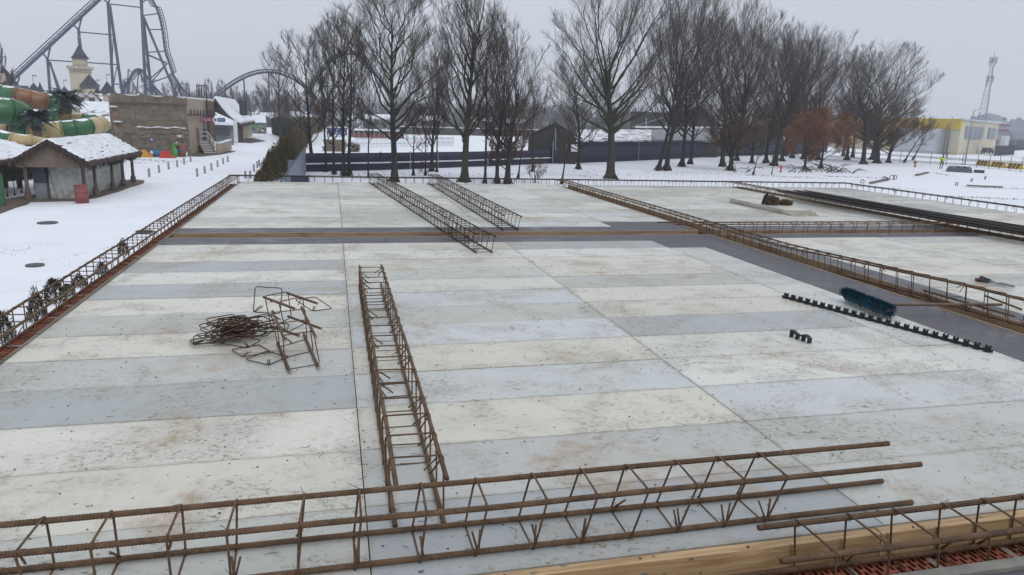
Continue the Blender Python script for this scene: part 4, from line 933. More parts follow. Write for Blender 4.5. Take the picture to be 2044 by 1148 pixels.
w0, w1 = eF+ins, eB+ins; MB().prism([V((w0.x,w0.y,GZ)), V((w1.x,w1.y,GZ)), V((w1.x,w1.y,eF.z-.1)), V((w0.x,w0.y,eF.z-.1))], off*.02+V((-.15,0,0))).build('side_wall', MAT['cream'], root)
g0 = lF-ins; a_ = ax.normalized()*1.2
MB().prism([V((w0.x,w0.y,GZ))+a_, V((g0.x,g0.y,GZ))+a_, V((g0.x,g0.y,eF.z-.2))+a_, V((rF.x,rF.y,rF.z-1.0))+a_, V((w0.x,w0.y,eF.z-.2))+a_], ax.normalized()*.3).build('gable_wall', MAT['barn'], root)
m = MB()
for t in (.05,.10,.15,.2,.25): p = w0.lerp(w1, t); m.box(V((p.x+.18, p.y, (GZ+eF.z)/2-.1)), (.12, .3, eF.z-GZ-.3))
m.build('timber_posts', MAT['post'], root)
MB().box(rF.lerp(rB,.55)+off*-.75+V((0,0,-1.2)), (1.1,1.4,2.4)).build('chimney', MAT['barn'], root)
pr0, pr1, pr2, pr3 = AT(428,223,106), AT(466,240,107), AT(466,246,104), AT(428,244,103)
r = MB().prism([pr0, pr1, pr2, pr3], (0,0,-.3)).build('porch_roof', MAT['roofsnow'], root)
MB().prism([V((*AT(430,250,104.5)[:2],GZ)), V((*AT(464,250,105)[:2],GZ)), V((*AT(464,250,105)[:2],pr3.z-.25)), V((*AT(430,250,104.5)[:2],pr3.z-.25))], (0,.3,0)).build('porch_wall', MAT['barnroof'], root)
for px in (436,445,454): o = MB().box(AT(px,263,104.1), (.55,.1,1.0)).build('window', MAT['glass'], root)
MB().box(AT(470,262,105), (.5,.12,2.8)).build('door_panel', MAT['white'], root)
# kiosk with mural
p = G(516, 267); sc = PX(p, 0); root = empty('kiosk', p, 'small kiosk with a painted front and a snowy roof', 'kiosk')
MB().box(p+V((0,1.5,1.1)), (27*sc, 3, 2.2)).build('wall', MAT['barnroof'], root)
m = MB(); rr = random.Random(5); cols = ['tgreen','beige','sgreen','white','beige','barn']
for i in range(14): MB().lathe(p+V((rr.uniform(-11,11)*sc, -.02, rr.uniform(.4,1.7))), [(rr.uniform(.15,.4),-.02),(.01,.02)], 9, M=Matrix.Rotation(rad(90),3,'X')).build('mural_patch', MAT[cols[i % 6]], root)
MB().prism([p+V((-16*sc,-.5,2.2)), p+V((16*sc,-.5,2.2)), p+V((12*sc,2,3.4)), p+V((-12*sc,2,3.4))], (0,.2,.25)).build('roof', MAT['roofsnow'], root)
# ================================================================== PLAY FIGURES
p = G(291, 311.5); s = PX(p, 0)
def slidetoy(label, px, py, w, mats, seed):
    p = G(px, py); s = PX(p, 0); root = empty('toddler_slide', p, label, 'play slide', 'plastic toddler slides')
    W, Hh = w*s, 15*s
    prof = [V((-W/2,0,0)), V((W*.5,0,0)), V((W*.46,0,Hh*.12)), V((W*.25,0,Hh*.28)), V((W*.08,0,Hh*.78)), V((-W*.12,0,Hh)), V((-W*.36,0,Hh*.9)), V((-W*.47,0,Hh*.35))]
    for i, dy in enumerate((0, .62)): MB().prism([p+q+V((0,dy,0)) for q in prof], (0,.12,0)).build('side_panel', MAT[mats[0]], root)
    m = MB(); a = [V((W*.5,0,.06)), V((W*.2,0,Hh*.22)), V((W*.0,0,Hh*.7)), V((-W*.15,0,Hh*.82))]
    for q, r in zip(a[:-1], a[1:]): m.beam(p+q+V((0,.37,0)), p+r+V((0,.37,0)), .5, .05)
    m.build('chute', MAT[mats[1]], root)
    m = MB(); [m.box(p+V((-W*.3-.03*k,.37,Hh*(.2+.22*k))), (.16,.5,.05)) for k in range(3)]; m.build('step', MAT[mats[1]], root)
slidetoy('yellow plastic toddler slide left of the blue whale', 290, 314.5, 26, ('tyellow','tyellow'), 1)
slidetoy('red plastic toddler slide with yellow chute in front of the green dragon', 334, 316, 30, ('tred','tyellow'), 2)
p = G(312, 313.5); s = PX(p, 0); root = empty('whale_figure', p, 'blue plastic whale rocker between two toddler slides', 'play figure')
MB().blob(p+V((2*s,0,7*s)), (26*s,14*s,14*s), 5, 16, 10, .08).build('body', MAT['blue'], root, smooth=True)
MB().tube([p+V((-9*s,0,8*s)), p+V((-13*s,0,12*s)), p+V((-14*s,0,16*s))], [3.5*s,2.2*s,1.5*s], 8).build('tail', MAT['blueS'], root, smooth=True)
for k in (-1,1): MB().blob(p+V((-14*s,k*2.6*s,17*s)), (4*s,6*s,2*s), 2).build('tail_fin', MAT['blueS'], root, smooth=True)
MB().blob(p+V((-7*s,-5*s,8*s)), (8*s,5*s,8*s), 7).build('face_patch', MAT['white'], root, smooth=True)
q = G(299, 312); root = empty('ball_sign', q+V((0,1.2,0)), 'blue and white ball on a pole behind the whale', 'play figure'); MB().tube([q+V((0,1.2,0)), q+V((0,1.2,1.35))], .04, 6).build('pole', MAT['galv'], root)
MB().lathe(q+V((0,1.2,1.5)), [(.01,-.22),(.15,-.16),(.22,0),(.15,.16),(.01,.22)], 12).build('ball', MAT['blueS'], root, smooth=True); MB().blob(q+V((.05,1.05,1.52)), (.22,.2,.2), 1).build('white_patch', MAT['white'], root, smooth=True)
p = G(351, 313.5); s = PX(p, 0); root = empty('dragon_figure', p, 'bright green plastic dragon play figure against the stone wall', 'play figure')
MB().tube([p+V((-3*s,0,0)), p+V((-1*s,0,6*s)), p+V((1*s,0,12*s)), p+V((-2.5*s,0,18*s)), p+V((-3*s,0,23*s)), p+V((1*s,0,26.5*s)), p+V((5*s,0,25*s))], [5*s,5.5*s,4.5*s,3.2*s,3*s,3*s,2.3*s], 10).build('body', MAT['tgreen'], root, smooth=True)
MB().blob(p+V((6.5*s,0,24.5*s)), (7*s,4.5*s,4.5*s), 3).build('head', MAT['tgreen'], root, smooth=True)
for k in (-1,1): MB().blob(p+V((3.5*s,k*1.7*s,28.5*s)), (2.2*s,2*s,2.4*s), 1).build('eye', MAT['white'], root, smooth=True)
m = MB(); [m.lathe(p+V(((-7+k*.6)*s,0,(13+3.4*k)*s)), [(1.2*s,-1.2*s),(.01,1.8*s)], 4) for k in range(4)]; m.build('crest', MAT['tyellow'], root)
MB().blob(p+V((9*s,1*s,14*s)), (9*s,3*s,5*s), 6).build('wing', MAT['blue'], root, smooth=True)
o = MB().lathe(G(363,313)+V((0,0,0)), [(.42,0),(.45,.6),(.43,1.2),(.4,1.25),(.01,1.25)], 14).build('barrel', MAT['barrel'], smooth=True); tag(o, 'brown-red barrel standing right of the green dragon', 'barrel')
o = MB().blob(G(370,313)+V((0,0,.25)), (.5,.4,.55), 2).build('snow_ball', MAT['roofsnow'], smooth=True); tag(o, 'white lump at the foot of the stone wall corner', 'snow lump')
# ================================================================== ROLLER COASTER
CD = 230
def gnd(px, D): p = AT(px, 240, D); return V((p.x, p.y, GZ))
root = empty('roller_coaster', gnd(230, CD), 'tall dark blue steel roller coaster with a straight lift hill and steep drop', 'roller coaster')
def track(name, pts, sp=.42, rail=.13, gauge=.65, step=5, drop=-1.0):
    S = spline(pts, step) if len(pts) > 2 else [pts[0].lerp(pts[1], i/24) for i in range(25)]
    tg = [(S[min(i+1, len(S)-1)]-S[max(i-1, 0)]).normalized() for i in range(len(S))]
    vw = V((FW.x, FW.y, 0)).normalized()
    m = MB().tube(S, sp, 8)
    up = [(vw.cross(t)).normalized() for t in tg]; up = [q if q.z > 0 or abs(q.z) < .3 else -q for q in up]
    for s in (-1, 1): m.tube([p-q*drop+vw*gauge*s for p, q in zip(S, up)], rail, 6)
    for i in range(1, len(S)):
        seg = (S[i]-S[i-1]).length; k = max(1, int(seg/1.6))
        for j in range(k):
            p = S[i-1].lerp(S[i], j/k); q = up[i-1]
            for s in (-1, 1): m.beam(p, p-q*drop+vw*gauge*s, .1, .1)
    return m.build(name, MAT['coaster'], root, smooth=False)
def P(px, py, D=CD): return AT(px, py, D)
track('lift_track', [P(8,176), P(250,-48)], .40)
track('drop_track', [P(282,-36), P(304.5,0), P(316,26), P(323.7,57.5), P(329.8,101), P(337.6,125.4), P(345.5,148), P(357,167), P(376,192), P(400,212)], .30, drop=.9)
track('loop_track', [P(255,196,250), P(256,172,250), P(261,153,250), P(269,141,250), P(278,138.5,250), P(287,144,250), P(302,166,250), P(318,184,250), P(335,200,250)], .36, drop=1.0)
track('hill_track', [P(418,208,260), P(433,194,260), P(460,172,260), P(487,156,260), P(512,147,260), P(535,144.5,260), P(560,147.5,260), P(585,158,260), P(602,169,260), P(616,186,260), P(628,198,260)], .36, drop=-.9)
track('hill_track', [P(606,192,275), P(622,175,275), P(636,152,275), P(652,132,275), P(670,117,275), P(688,109,275), P(705,107.5,275), P(722,115,275), P(742,135,275), P(760,165,275), P(780,195,275)], .36, drop=-.9)
def col(a, b, r=.5, Da=CD, Db=None, name='support_column'):
    A_ = P(*a, Da); B = P(*b, Db or Da)
    MB().tube([A_, B], r*.60, 8).build(name, MAT['coaster'], root, smooth=True)
def leg(a, bpx, r=.5, D=CD, D2=None):
    MB().tube([P(*a, D), gnd(bpx, D2 or D)], r*.60, 8).build('support_column', MAT['coaster'], root, smooth=True)
leg((215.7,7), 229, .62); leg((219,10), 252, .62, D2=236); leg((282,0), 293, .68); leg((285.4,31), 309, .62, D2=238); leg((287,35), 376, .55); col((282,0),(279,-45),.7); 
leg((95,119), 104, .6); leg((99,124), 143, .42, D2=238); leg((100,124), 134, .42, D2=222); leg((157,60), 171, .6); leg((157,60), 180, .5, D2=240)
for a, b in (((95,119),(82.5,102)), ((95,119),(102,86)), ((157,60),(144,46)), ((157,60),(164,31)), ((216,7),(207,-2)), ((216,7),(224,-14)), ((32,172),(38,158)), ((38,158),(37.6,144))): col(a, b, .36, name='fork_arm')
leg((32,172), 27, .36)
for a, b in (((158,64),(226,70)), ((96,120),(235,129)), ((219,8),(282,15)), ((285,4),(302,-5)), ((287,31),(316,27)), ((300,59),(323.5,59)), ((291,105),(330,102)), ((290,108),(334,127)), ((291,107),(332,125)), ((334,127),(300,157)), ((333,128),(303,163)), ((343,151),(304,164)), ((342,151),(300,166)), ((225,168),(240,168))): col(a, b, .26, name='cross_brace')
col((234,131),(226,172),.22,name='cross_brace'); col((226,72),(224,128),.22,name='cross_brace'); col((288,110),(302,172),.24,name='cross_brace')
for a, b in (((277,139),(272,195)), ((259,152),(274,185)), ((276,142),(296,180)), ((296,160),(312,190)), ((256,138),(254,190)), ((250,164),(247,190)), ((300,168),(318,192)), ((285,170),(306,190))): col(a, b, .3, 250, name='support_column')
col((250,164),(256,166),.25,250,name='cross_brace'); col((256,138),(262,144),.25,250,name='cross_brace')
col((352,168),(345,195),.35); col((354,170),(362,192),.35)
leg((486.6,158), 492, .4, 260); leg((445,190), 447, .4, 260); leg((536,146), 539, .4, 260); leg((588,162), 590, .4, 260); leg((652,135), 656, .4, 275); leg((705,109), 706, .4, 275); leg((664,173), 640, .3, 275); col((640,172),(690,172),.3,275,name='cross_brace')
# ================================================================== CASTLE AND VILLAGE
D = 185
def cyl(px0, px1, py0, py1, D, mat, name, parent, n=20, k=1.0, prof=None):
    c = AT((px0+px1)/2, py0, D); s = PX(c, 0); r = (px1-px0)/2*s; c.z = ZAT(c, py1); h = ZAT(c, py0)-c.z
    pr = [(r, 0), (r*k, h)] if prof is None else [(r*a, h*b) for a, b in prof]
    return MB().lathe(c, pr, n).build(name, MAT[mat], parent, smooth=n > 8)
FL = [(1.0,0),(.98,.02),(.72,.22),(.46,.5),(.2,.78),(.01,1)]
root = empty('castle', gnd(160, D), 'cream fairground castle with a round tower and dark blue pointed roofs', 'castle')
b = cyl(141, 179, 141, 230, D, 'cream', 'lower_tower', root); cyl(140, 180, 138, 144, D, 'cream', 'parapet', b)
m = MB(); c = AT(160, 138, D); s = PX(c, 0)
for i in range(16): a = i/16*6.283; m.box(c+V((math.cos(a)*19.3*s, math.sin(a)*19.3*s, .25)), (.9,.9,.6), a)
m.build('battlement', MAT['cream'], b)
b = cyl(145.5, 172, 115.5, 142, D, 'cream', 'upper_tower', root); cyl(140.5, 174, 88, 117, D, 'roofdk', 'spire_roof', root, 16, prof=FL)
m = MB(); c = AT(155.5, 88, D); m.tube([c, c+V((0,0,1.6))], .05, 5); m.box(c+V((.35,0,1.35)), (.6,.04,.25)); m.build('flag', MAT['beige'], root)
b = cyl(157, 197, 171, 215, D-6, 'cream', 'keep_wall', root, 4, 1); cyl(157.5, 197, 148, 172, D-6, 'roofdk', 'keep_roof', root, 4, prof=[(1,0),(.97,.03),(.01,1)])
m = MB(); 
for i in range(9): m.box(AT(161+4.2*i, 174, D-14), (.35,.3,.7))
m.build('window', MAT['glass'], b)
def turret(px0, px1, apex, eave, foot, D, label, flag=True, n=8):
    r_ = empty('castle_turret', gnd((px0+px1)/2, D), label, 'turret', 'castle turrets with pointed roofs')
    cyl(px0+(px1-px0)*.12, px1-(px1-px0)*.12, eave-1, foot, D, 'cream', 'wall', r_, n); cyl(px0, px1, apex, eave, D, 'roofdk', 'roof', r_, n, prof=[(1,0),(.97,.03),(.01,1)])
    if flag:
        c = AT((px0+px1)/2, apex, D); m = MB().tube([c, c+V((0,0,1.3))], .05, 5); m.box(c+V((.35,0,1.15)), (.6,.04,.22)); m.build('flag', MAT['halldk'], r_)
turret(195, 232, 162, 189, 225, 160, 'pointed turret standing just left of the stone clad building')
turret(184, 203, 172, 192, 215, 172, 'smaller turret half behind the one beside the stone clad building')
turret(49, 84, 165, 188, 215, 150, 'low turret with a flag in the middle of the left castle wing')
turret(72, 86, 163, 184, 205, 165, 'thin dark spire between the castle turrets at left', False)
turret(-10, 32, 137, 169, 205, 150, 'turret with a wide flared roof at the left picture edge', False)
turret(-2, 11, 128, 146, 170, 149, 'small upper turret on the roof at the left picture edge')
turret(114, 142, 172, 190, 215, 175, 'small turret behind the close pair of palms')
def house(px0, px1, pyr, pye, pyb, D, dep, label, roof='roofpatch', wall='cream', dorm=0, win=3):
    a, b = gnd(px0, D), gnd(px1, D); s = PX(AT(px0, 240, D), 0); ex = (b-a).normalized(); ey = V((-ex.y, ex.x, 0)); L = (b-a).length
    zr_, ze_ = ZAT(a, pyr), ZAT(a, pye); zr_ += 0; r_ = empty('village_house', (a+b)/2, label, 'house', 'village houses with snowy roofs')
    up = V((0,0,ze_-GZ)); MB().prism([a, b, b+ey*dep, a+ey*dep], up).build('wall', MAT[wall], r_)
    for s_ in (0, 1):
        e = a-ey*.6 if s_ == 0 else a+ey*(dep+.6); r = a+ey*dep/2; q = [V((e.x,e.y,ze_-.15))-ex*.6, V((e.x,e.y,ze_-.15))+ex*(L+.6), V((r.x,r.y,zr_))+ex*(L+.4), V((r.x,r.y,zr_))-ex*.4]
        MB().prism(q if s_ == 0 else q[::-1], (0,0,.3)).build('roof', MAT[roof], r_)
    for e in (a, b-ex*.3): MB().prism([V((e.x,e.y,ze_-.1)), V((e.x,e.y,ze_-.1))+ey*dep, V((e.x,e.y,zr_-.2))+ey*dep/2], ex*.3).build('gable_wall', MAT[wall], r_)
    for i in range(win): MB().box(a+ex*L*(i+.7)/(win+.4)-ey*.02+V((0,0,(ze_-GZ)*.55)), (.9,.12,1.1), math.atan2(ex.y, ex.x)).build('window', MAT['glass'], r_)
    for i in range(dorm):
        p = a+ex*L*(i+.8)/(dorm+.6)-ey*.05; z = ze_+.3; h = 1.6
        d_ = MB().prism([p-ex*1.0+V((0,0,z-a.z)), p+ex*1.0+V((0,0,z-a.z)), p+ex*1.0+V((0,0,z-a.z+1.0)), p+V((0,0,z-a.z+2.0)), p-ex*1.0+V((0,0,z-a.z+1.0))], ey*3).build('dormer', MAT['white'], r_)
        for sg in (-1, 1): MB().prism([p-ey*.3+V((0,0,z-a.z+2.1)), p+ex*1.35*sg-ey*.3+V((0,0,z-a.z+.8)), p+ex*1.35*sg+ey*3+V((0,0,z-a.z+.8)), p+ey*3+V((0,0,z-a.z+2.1))][::sg], (0,0,.2)).build('dormer_roof', MAT['red'], d_)
        MB().box(p-ey*.04+V((0,0,z-a.z+.75)), (.8,.1,1.0), math.atan2(ex.y, ex.x)).build('window', MAT['glass'], d_)
house(150, 204, 188, 214, 240, 135, 9, 'village house with two dormer windows below the castle', 'roofpatch', 'cream', 2)
house(172, 226, 206, 223, 245, 120, 8, 'low village house with a smooth snowy roof left of the stone facade', 'roofsnow', 'barnroof', 0, 4)
house(186, 232, 226, 246, 258, 100, 7, 'nearest village house with a broken snow cover on its roof', 'roofpatch', 'cream')
house(100, 150, 204, 222, 240, 140, 7, 'village house half hidden behind the close pair of palms', 'roofpatch', 'cream')
house(20, 60, 172, 188, 215, 175, 7, 'long dark roofed castle wing at the left', 'roofdk', 'cream')
house(96, 130, 190, 204, 230, 160, 7, 'snowy roofed house below the coaster columns', 'roofsnow', 'cream')
# ================================================================== FENCES, SHEDS AND YARD IN THE MIDDLE
def fence(label, pts, h, mats, post=.05, gap=None, step=3.2, name='fence', postmat='galv', ph=.1):
    root = empty(name, pts[0], label, 'fence'); acc = 0
    for (za, zb, mt, th) in mats:
        m = MB()
        for a, b in zip(pts[:-1], pts[1:]): m.beam(a+V((0,0,(za+zb)/2)), b+V((0,0,(za+zb)/2)), th, zb-za)
        m.build('fabric_panel' if mt != 'roofsnow' else 'ledge_snow', MAT[mt], root)
    for a, b in zip(pts[:-1], pts[1:]):
        L = (b-a).length; n = max(1, int(L/step))
        for i in range(n+1):
            p = a.lerp(b, i/n); MB().tube([p+V((0,-.08,-.1)), p+V((0,-.08,h+ph))], post, 6).build('post', MAT[postmat], root)
    return root
fa = [G(608,343), G(760,339.5), G(925,334), G(1060,328), G(1102,326.5)]
hA = ZAT(fa[1], 305)-GZ
fence('low navy fence in two bands with a ledge of snow, behind the middle trees', fa, hA, [(0,hA*.40,'navy',.08), (hA*.47,hA*.76,'navy',.06), (hA*.762,hA,'navyl',.05), (hA*.40,hA*.465,'roofsnow',.25)], step=3.0)
fb_ = [G(1102,327), G(1222,323), G(1320,318.5), G(1441,312), G(1520,310), G(1600,307), G(1650,304)]
hB = ZAT(fb_[1], 283)-GZ
fence('tall navy fence behind the big trees at centre right', fb_, hB, [(0,hB*.32,'navy',.08), (hB*.325,hB*.74,'navyl',.06), (hB*.745,hB,'navy',.05)], step=6)
# slanting sheet metal wall by the conifers
q = G(608,346); h = ZAT(q, 296)-GZ; e = G(552,372.5,GZ+h); e = V((e.x, e.y, GZ)); root = empty('sheet_metal_fence', q, 'grey-blue corrugated sheet metal fence running towards the deck beside the conifers', 'fence')
m = MB(); n = 90; vs = []
for i in range(n+1):
    p = q.lerp(e, i/n); o = .035 if i % 4 < 2 else -.035; vs += [p+V((o,0,0)), p+V((o,0,h))]
m.add(vs, [(2*i, 2*i+2, 2*i+3, 2*i+1) for i in range(n)]); m.add([v+V((.06,0,0)) for v in vs], [(2*i, 2*i+1, 2*i+3, 2*i+2) for i in range(n)]); m.build('corrugated_sheet', MAT['corr'], root)
MB().tube([q+V((.06,0,0)), q+V((.06,0,h+.05))], .06, 6).build('end_post', MAT['galv'], root)
d_ = MB().box(q+V((-.9,-1.0,h*.36)), (.5,.4,.7)).build('meter_box', MAT['corr']); tag(d_, 'small box at the end of the sheet metal fence', 'box')
p = G(579,360,-1.55); p2 = G(617,360,-1.55); o = MB().beam(V((p.x,p.y,-2.0)), V((p2.x,p2.y,-2.0)), .06, 1.3).build('navy_banner', MAT['navyl']); m = MB(); [m.tube([V((x.x, x.y, GZ)), V((x.x, x.y, -1.3))], .04, 6) for x in (p, p2)]; m.build('post', MAT['galv'], o); tag(o, 'dark navy panel just behind the back edge cage beside the conifers', 'banner')
# gable shed
def barn(label, px0, px1, pxa, pye, pya, D, dep, skew=0, wallm='barn', roofm='barn'):
    a, b = gnd(px0, D), gnd(px1, D); ap = gnd(pxa, D); za = ZAT(a, pye); zb = ZAT(b, pye+.5); zp = ZAT(ap, pya); ex = (b-a).normalized(); ey = V((-ex.y, ex.x, 0))*dep+ex*skew
    root = empty('shed', (a+b)/2, label, 'shed')
    top = [V((a.x,a.y,za)), V((ap.x,ap.y,zp)), V((b.x,b.y,zb))]
    MB().prism([a, b, top[2], top[1], top[0]], ey).build('wall', MAT[wallm], root)
    n = ex*.6
    MB().prism([top[0]-n+V((0,0,-.2)), top[1]+V((0,0,.06)), top[1]+ey+V((0,0,.06)), top[0]-n+ey+V((0,0,-.2))], (0,0,.22)).build('roof', MAT[roofm], root)
    MB().prism([top[1]+V((0,0,.06)), top[2]+n+V((0,0,-.2)), top[2]+n+ey+V((0,0,-.2)), top[1]+ey+V((0,0,.06))], (0,0,.22)).build('roof', MAT[roofm], root)
    return root, a, b, ex
sr, a, b, ex = barn('dark grey gabled shed with a white window behind the navy fence', 1056, 1153, 1109, 275, 250, 80, 14)
yv = V((-ex.y, ex.x, 0)); D = 79.6
w = MB().beam(AT(1140,296,D), AT(1153,295.5,D), .15, 14*PX(AT(1146,296,D),0)).build('window', MAT['white'], sr)
for px in (1109, 1131): MB().tube([AT(px,256 if px < 1120 else 286,D-.1), AT(px,300,D-.1)], .07, 6).build('drain_pipe', MAT['galv'], sr)
def longroof(label, pts, wallz, mat, name='long_shed'):
    P_ = [V(p) for p in pts]; c = sum(P_, V())/4; root = empty(name, V((c.x, c.y, GZ)), label, 'shed')
    MB().prism(P_, (0,0,.25)).build('roof', MAT[mat], root)
    ins = [c+(p-c)*.96 for p in P_]; MB().prism([V((p.x,p.y,GZ)) for p in ins], (0,0,min(p.z for p in ins)-GZ-.05)).build('wall', MAT['barn'], root)
def rf(pxs, D): return [AT(px, py, d) for (px, py), d in zip(pxs, D)]
longroof('long low shed with patchy snow on its roof left of the widest tree', rf([(1158,284),(1300,284),(1300,262),(1150,262)], (92,98,112,106)), 0, 'roofpatch')
longroof('wet grey roofed shed behind the twin trunk trees', rf([(1303,283),(1436,284),(1436,258),(1300,262)], (106,112,130,124)), 0, 'barnroof')
bd, a, b, ex = barn('large dark hall with a broad gable behind the bare trees', 1268, 1442, 1396, 253, 213, 150, 40, wallm='barn', roofm='barnroof')
MB().beam(AT(1268,253.5,149.2), AT(1442,255,149.2), .3, .35).build('pale_band', MAT['white'], bd)
for px in (1290,1330,1428): MB().tube([AT(px,235,149.3), AT(px,275,149.3)], .12, 6).build('drain_pipe', MAT['galv'], bd)
o = MB().prism([gnd(1258,158), gnd(1380,158), gnd(1380,185), gnd(1258,185)], (0,0,ZAT(gnd(1300,158),224)-GZ)).build('dark_block_building', MAT['barn']); tag(o, 'flat topped dark block left of the broad gable hall', 'building')
o = empty('grey_roof_hall', gnd(1500,175), 'grey roofed hall behind the trunks right of the broad gable', 'shed'); MB().prism([gnd(1440,165), gnd(1560,165), gnd(1560,190), gnd(1440,190)], (0,0,ZAT(gnd(1500,165),250)-GZ)).build('wall', MAT['barn'], o)
zz = ZAT(gnd(1500,165),251); zz2 = ZAT(gnd(1500,190),236); MB().prism([V((*gnd(1436,164)[:2],zz)), V((*gnd(1564,164)[:2],zz)), V((*gnd(1560,190)[:2],zz2)), V((*gnd(1440,190)[:2],zz2))], (0,0,.4)).build('roof', MAT['barnroof'], o)
# timber stack and snow heaps behind the low fence
root = empty('timber_stack', G(680,303), 'stack of brown timber under snow behind the low navy fence', 'timber stack'); p = G(643,302); s = PX(p, 0); rr = random.Random(3)
m = MB(); 
for k in range(5):
    for i in range(3): m.beam(p+V((rr.uniform(0,.4),.4*i,.18+.28*k)), p+V((46*s+rr.uniform(-.4,.2),.4*i,.18+.28*k)), .3, .24)
m.build('planks', MAT['plank'], root); m = MB(); [m.tube([p+V((48*s+rr.uniform(0,26*s), -.3, .15+.22*(i//5))), p+V((48*s+rr.uniform(6*s,26*s), 1.5, .15+.22*(i//5)))], .13, 7) for i in range(22)]; m.build('logs', MAT['pole'], root)
MB().blob(p+V((58*s,.8,1.1)), (34*s,1.8,1.1), 4, 14, 8).build('snow_cover', MAT['roofsnow'], root, smooth=True)
for i, (px, py, w, h) in enumerate(((735,325,110,10),(1000,322,120,9),(870,300,170,7),(1080,300,120,9),(690,285,150,6))):
    p = G(px, py); s = PX(p, 0); o = MB().blob(p+V((0,1.5,-.1)), (w*s, 5, 2*h*s), i, 20, 9, .22).build('snow_heap', MAT['snow'], smooth=True)
    tag(o, ['long snow heap right behind the low navy fence, left part','long snow heap behind the low navy fence before the gabled shed','flat snow heap in the middle of the snowfield','snow heap left of the gabled shed','snow heap below the red barrier'][i], 'snow heap', 'snow heaps in the yard')
m = MB(); root = empty('pale_fence', G(720,293), 'pale grey picket fence across the snowfield behind the navy fence', 'fence'); a, b = G(706,295), G(905,291)
m.beam(a+V((0,0,.5)), b+V((0,0,.5)), .05, .06); m.beam(a+V((0,0,1.2)), b+V((0,0,1.2)), .05, .06); m.build('rails', MAT['galv'], root); m = MB()
[m.beam(a.lerp(b, i/70)+V((0,0,0)), a.lerp(b, i/70)+V((0,0,1.35)), .10, .04, up=(1,0,0)) for i in range(71)]; m.build('pickets', MAT['galv'], root)
# painted bus, red barrier, flag
def bus(label, px0, px1, py1, py0, D):
    a, b = gnd(px0, D), gnd(px1, D); L = (b-a).length; ex = (b-a).normalized(); ey = V((-ex.y, ex.x, 0)); s = PX(AT(px0,245,D),0); H = (py1-py0)*s; z0 = GZ; root = empty('bus', (a+b)/2, label, 'bus')
    ang = math.atan2(ex.y, ex.x); c = (a+b)/2+ey*1.2
    MB().prism([a+V((0,0,.35)), b+V((0,0,.35)), b+V((0,0,H-.15))-ex*.1, b+V((0,0,H))-ex*.4, a+V((0,0,H))+ex*.4, a+V((0,0,H-.15))+ex*.1], ey*2.4).build('body', MAT['blueS'], root)
    for i in range(4): MB().box(a+ex*L*(.14+.22*i)-ey*.01+V((0,0,H*.68)), (L*.17,.06,H*.26), ang).build('window', MAT['glass'], root)
    m = MB(); rr = random.Random(2)
    for i in range(9): m.lathe(a+ex*L*(.06+.1*i)-ey*.02+V((0,0,H*(.22+.1*(i%3)))), [(H*.12*rr.uniform(.6,1.2),-.03),(.01,.04)], 9, M=Matrix.Rotation(ang,3,'Z')@Matrix.Rotation(rad(90),3,'X'))
    m.build('painted_wave', MAT['white'], root)
    for t in (.2,.78): w = MB().lathe(a+ex*L*t+V((0,0,.42)), [(.42,-.12),(.42,.12),(.25,.14)], 14, M=Matrix.Rotation(ang,3,'Z')@Matrix.Rotation(rad(90),3,'X')).build('wheel', MAT['black'], root)
    MB().prism([a+V((0,0,H+.01)), b+V((0,0,H+.01)), b+ey*2.4+V((0,0,H+.01)), a+ey*2.4+V((0,0,H+.01))], (0,0,.12)).build('roof_snow', MAT['roofsnow'], root)
bus('blue bus painted with white shapes, far behind the slim trees at left', 652, 693, 265, 247, 150)
root = empty('red_barrier', gnd(700,150), 'long dark red barrier fence beside the blue bus', 'fence'); a, b = gnd(695,148), gnd(806,152); s = PX(AT(750,250,150),0)
MB().beam(a+V((0,0,4*s)), b+V((0,0,4*s)), .2, 8*s).build('red_panel', MAT['red'], root)
MB().beam(a+V((0,.3,11*s)), b+V((0,.3,11*s)), .15, 6*s).build('dark_net', MAT['barn'], root)
for i in range(12): p = a.lerp(b, i/11); MB().tube([p+V((0,-.2,0)), p+V((0,-.2,15*s))], .07, 5).build('post', MAT['galv'], root)
p = gnd(671,148); root = empty('flag', p, 'narrow yellow flag on a pole near the blue bus', 'flag'); MB().tube([p, V((p.x,p.y,ZAT(p,212)))], .09, 6).build('pole', MAT['galv'], root)
MB().beam(AT(673,226,148), AT(673,212,148), .06, .75, up=(0,1,0)).build('flag_cloth', MAT['yellow'], root)
o = empty('long_wall', gnd(900,190), 'long low dark wall with snow on top across the far snowfield', 'wall'); a, b = gnd(800,185), gnd(1080,205); MB().beam(a+V((0,0,.9)), b+V((0,0,.9)), .6, 1.8).build('masonry', MAT['barn'], o); MB().beam(a+V((0,0,1.88)), b+V((0,0,1.88)), .9, .16).build('coping_snow', MAT['roofsnow'], o)
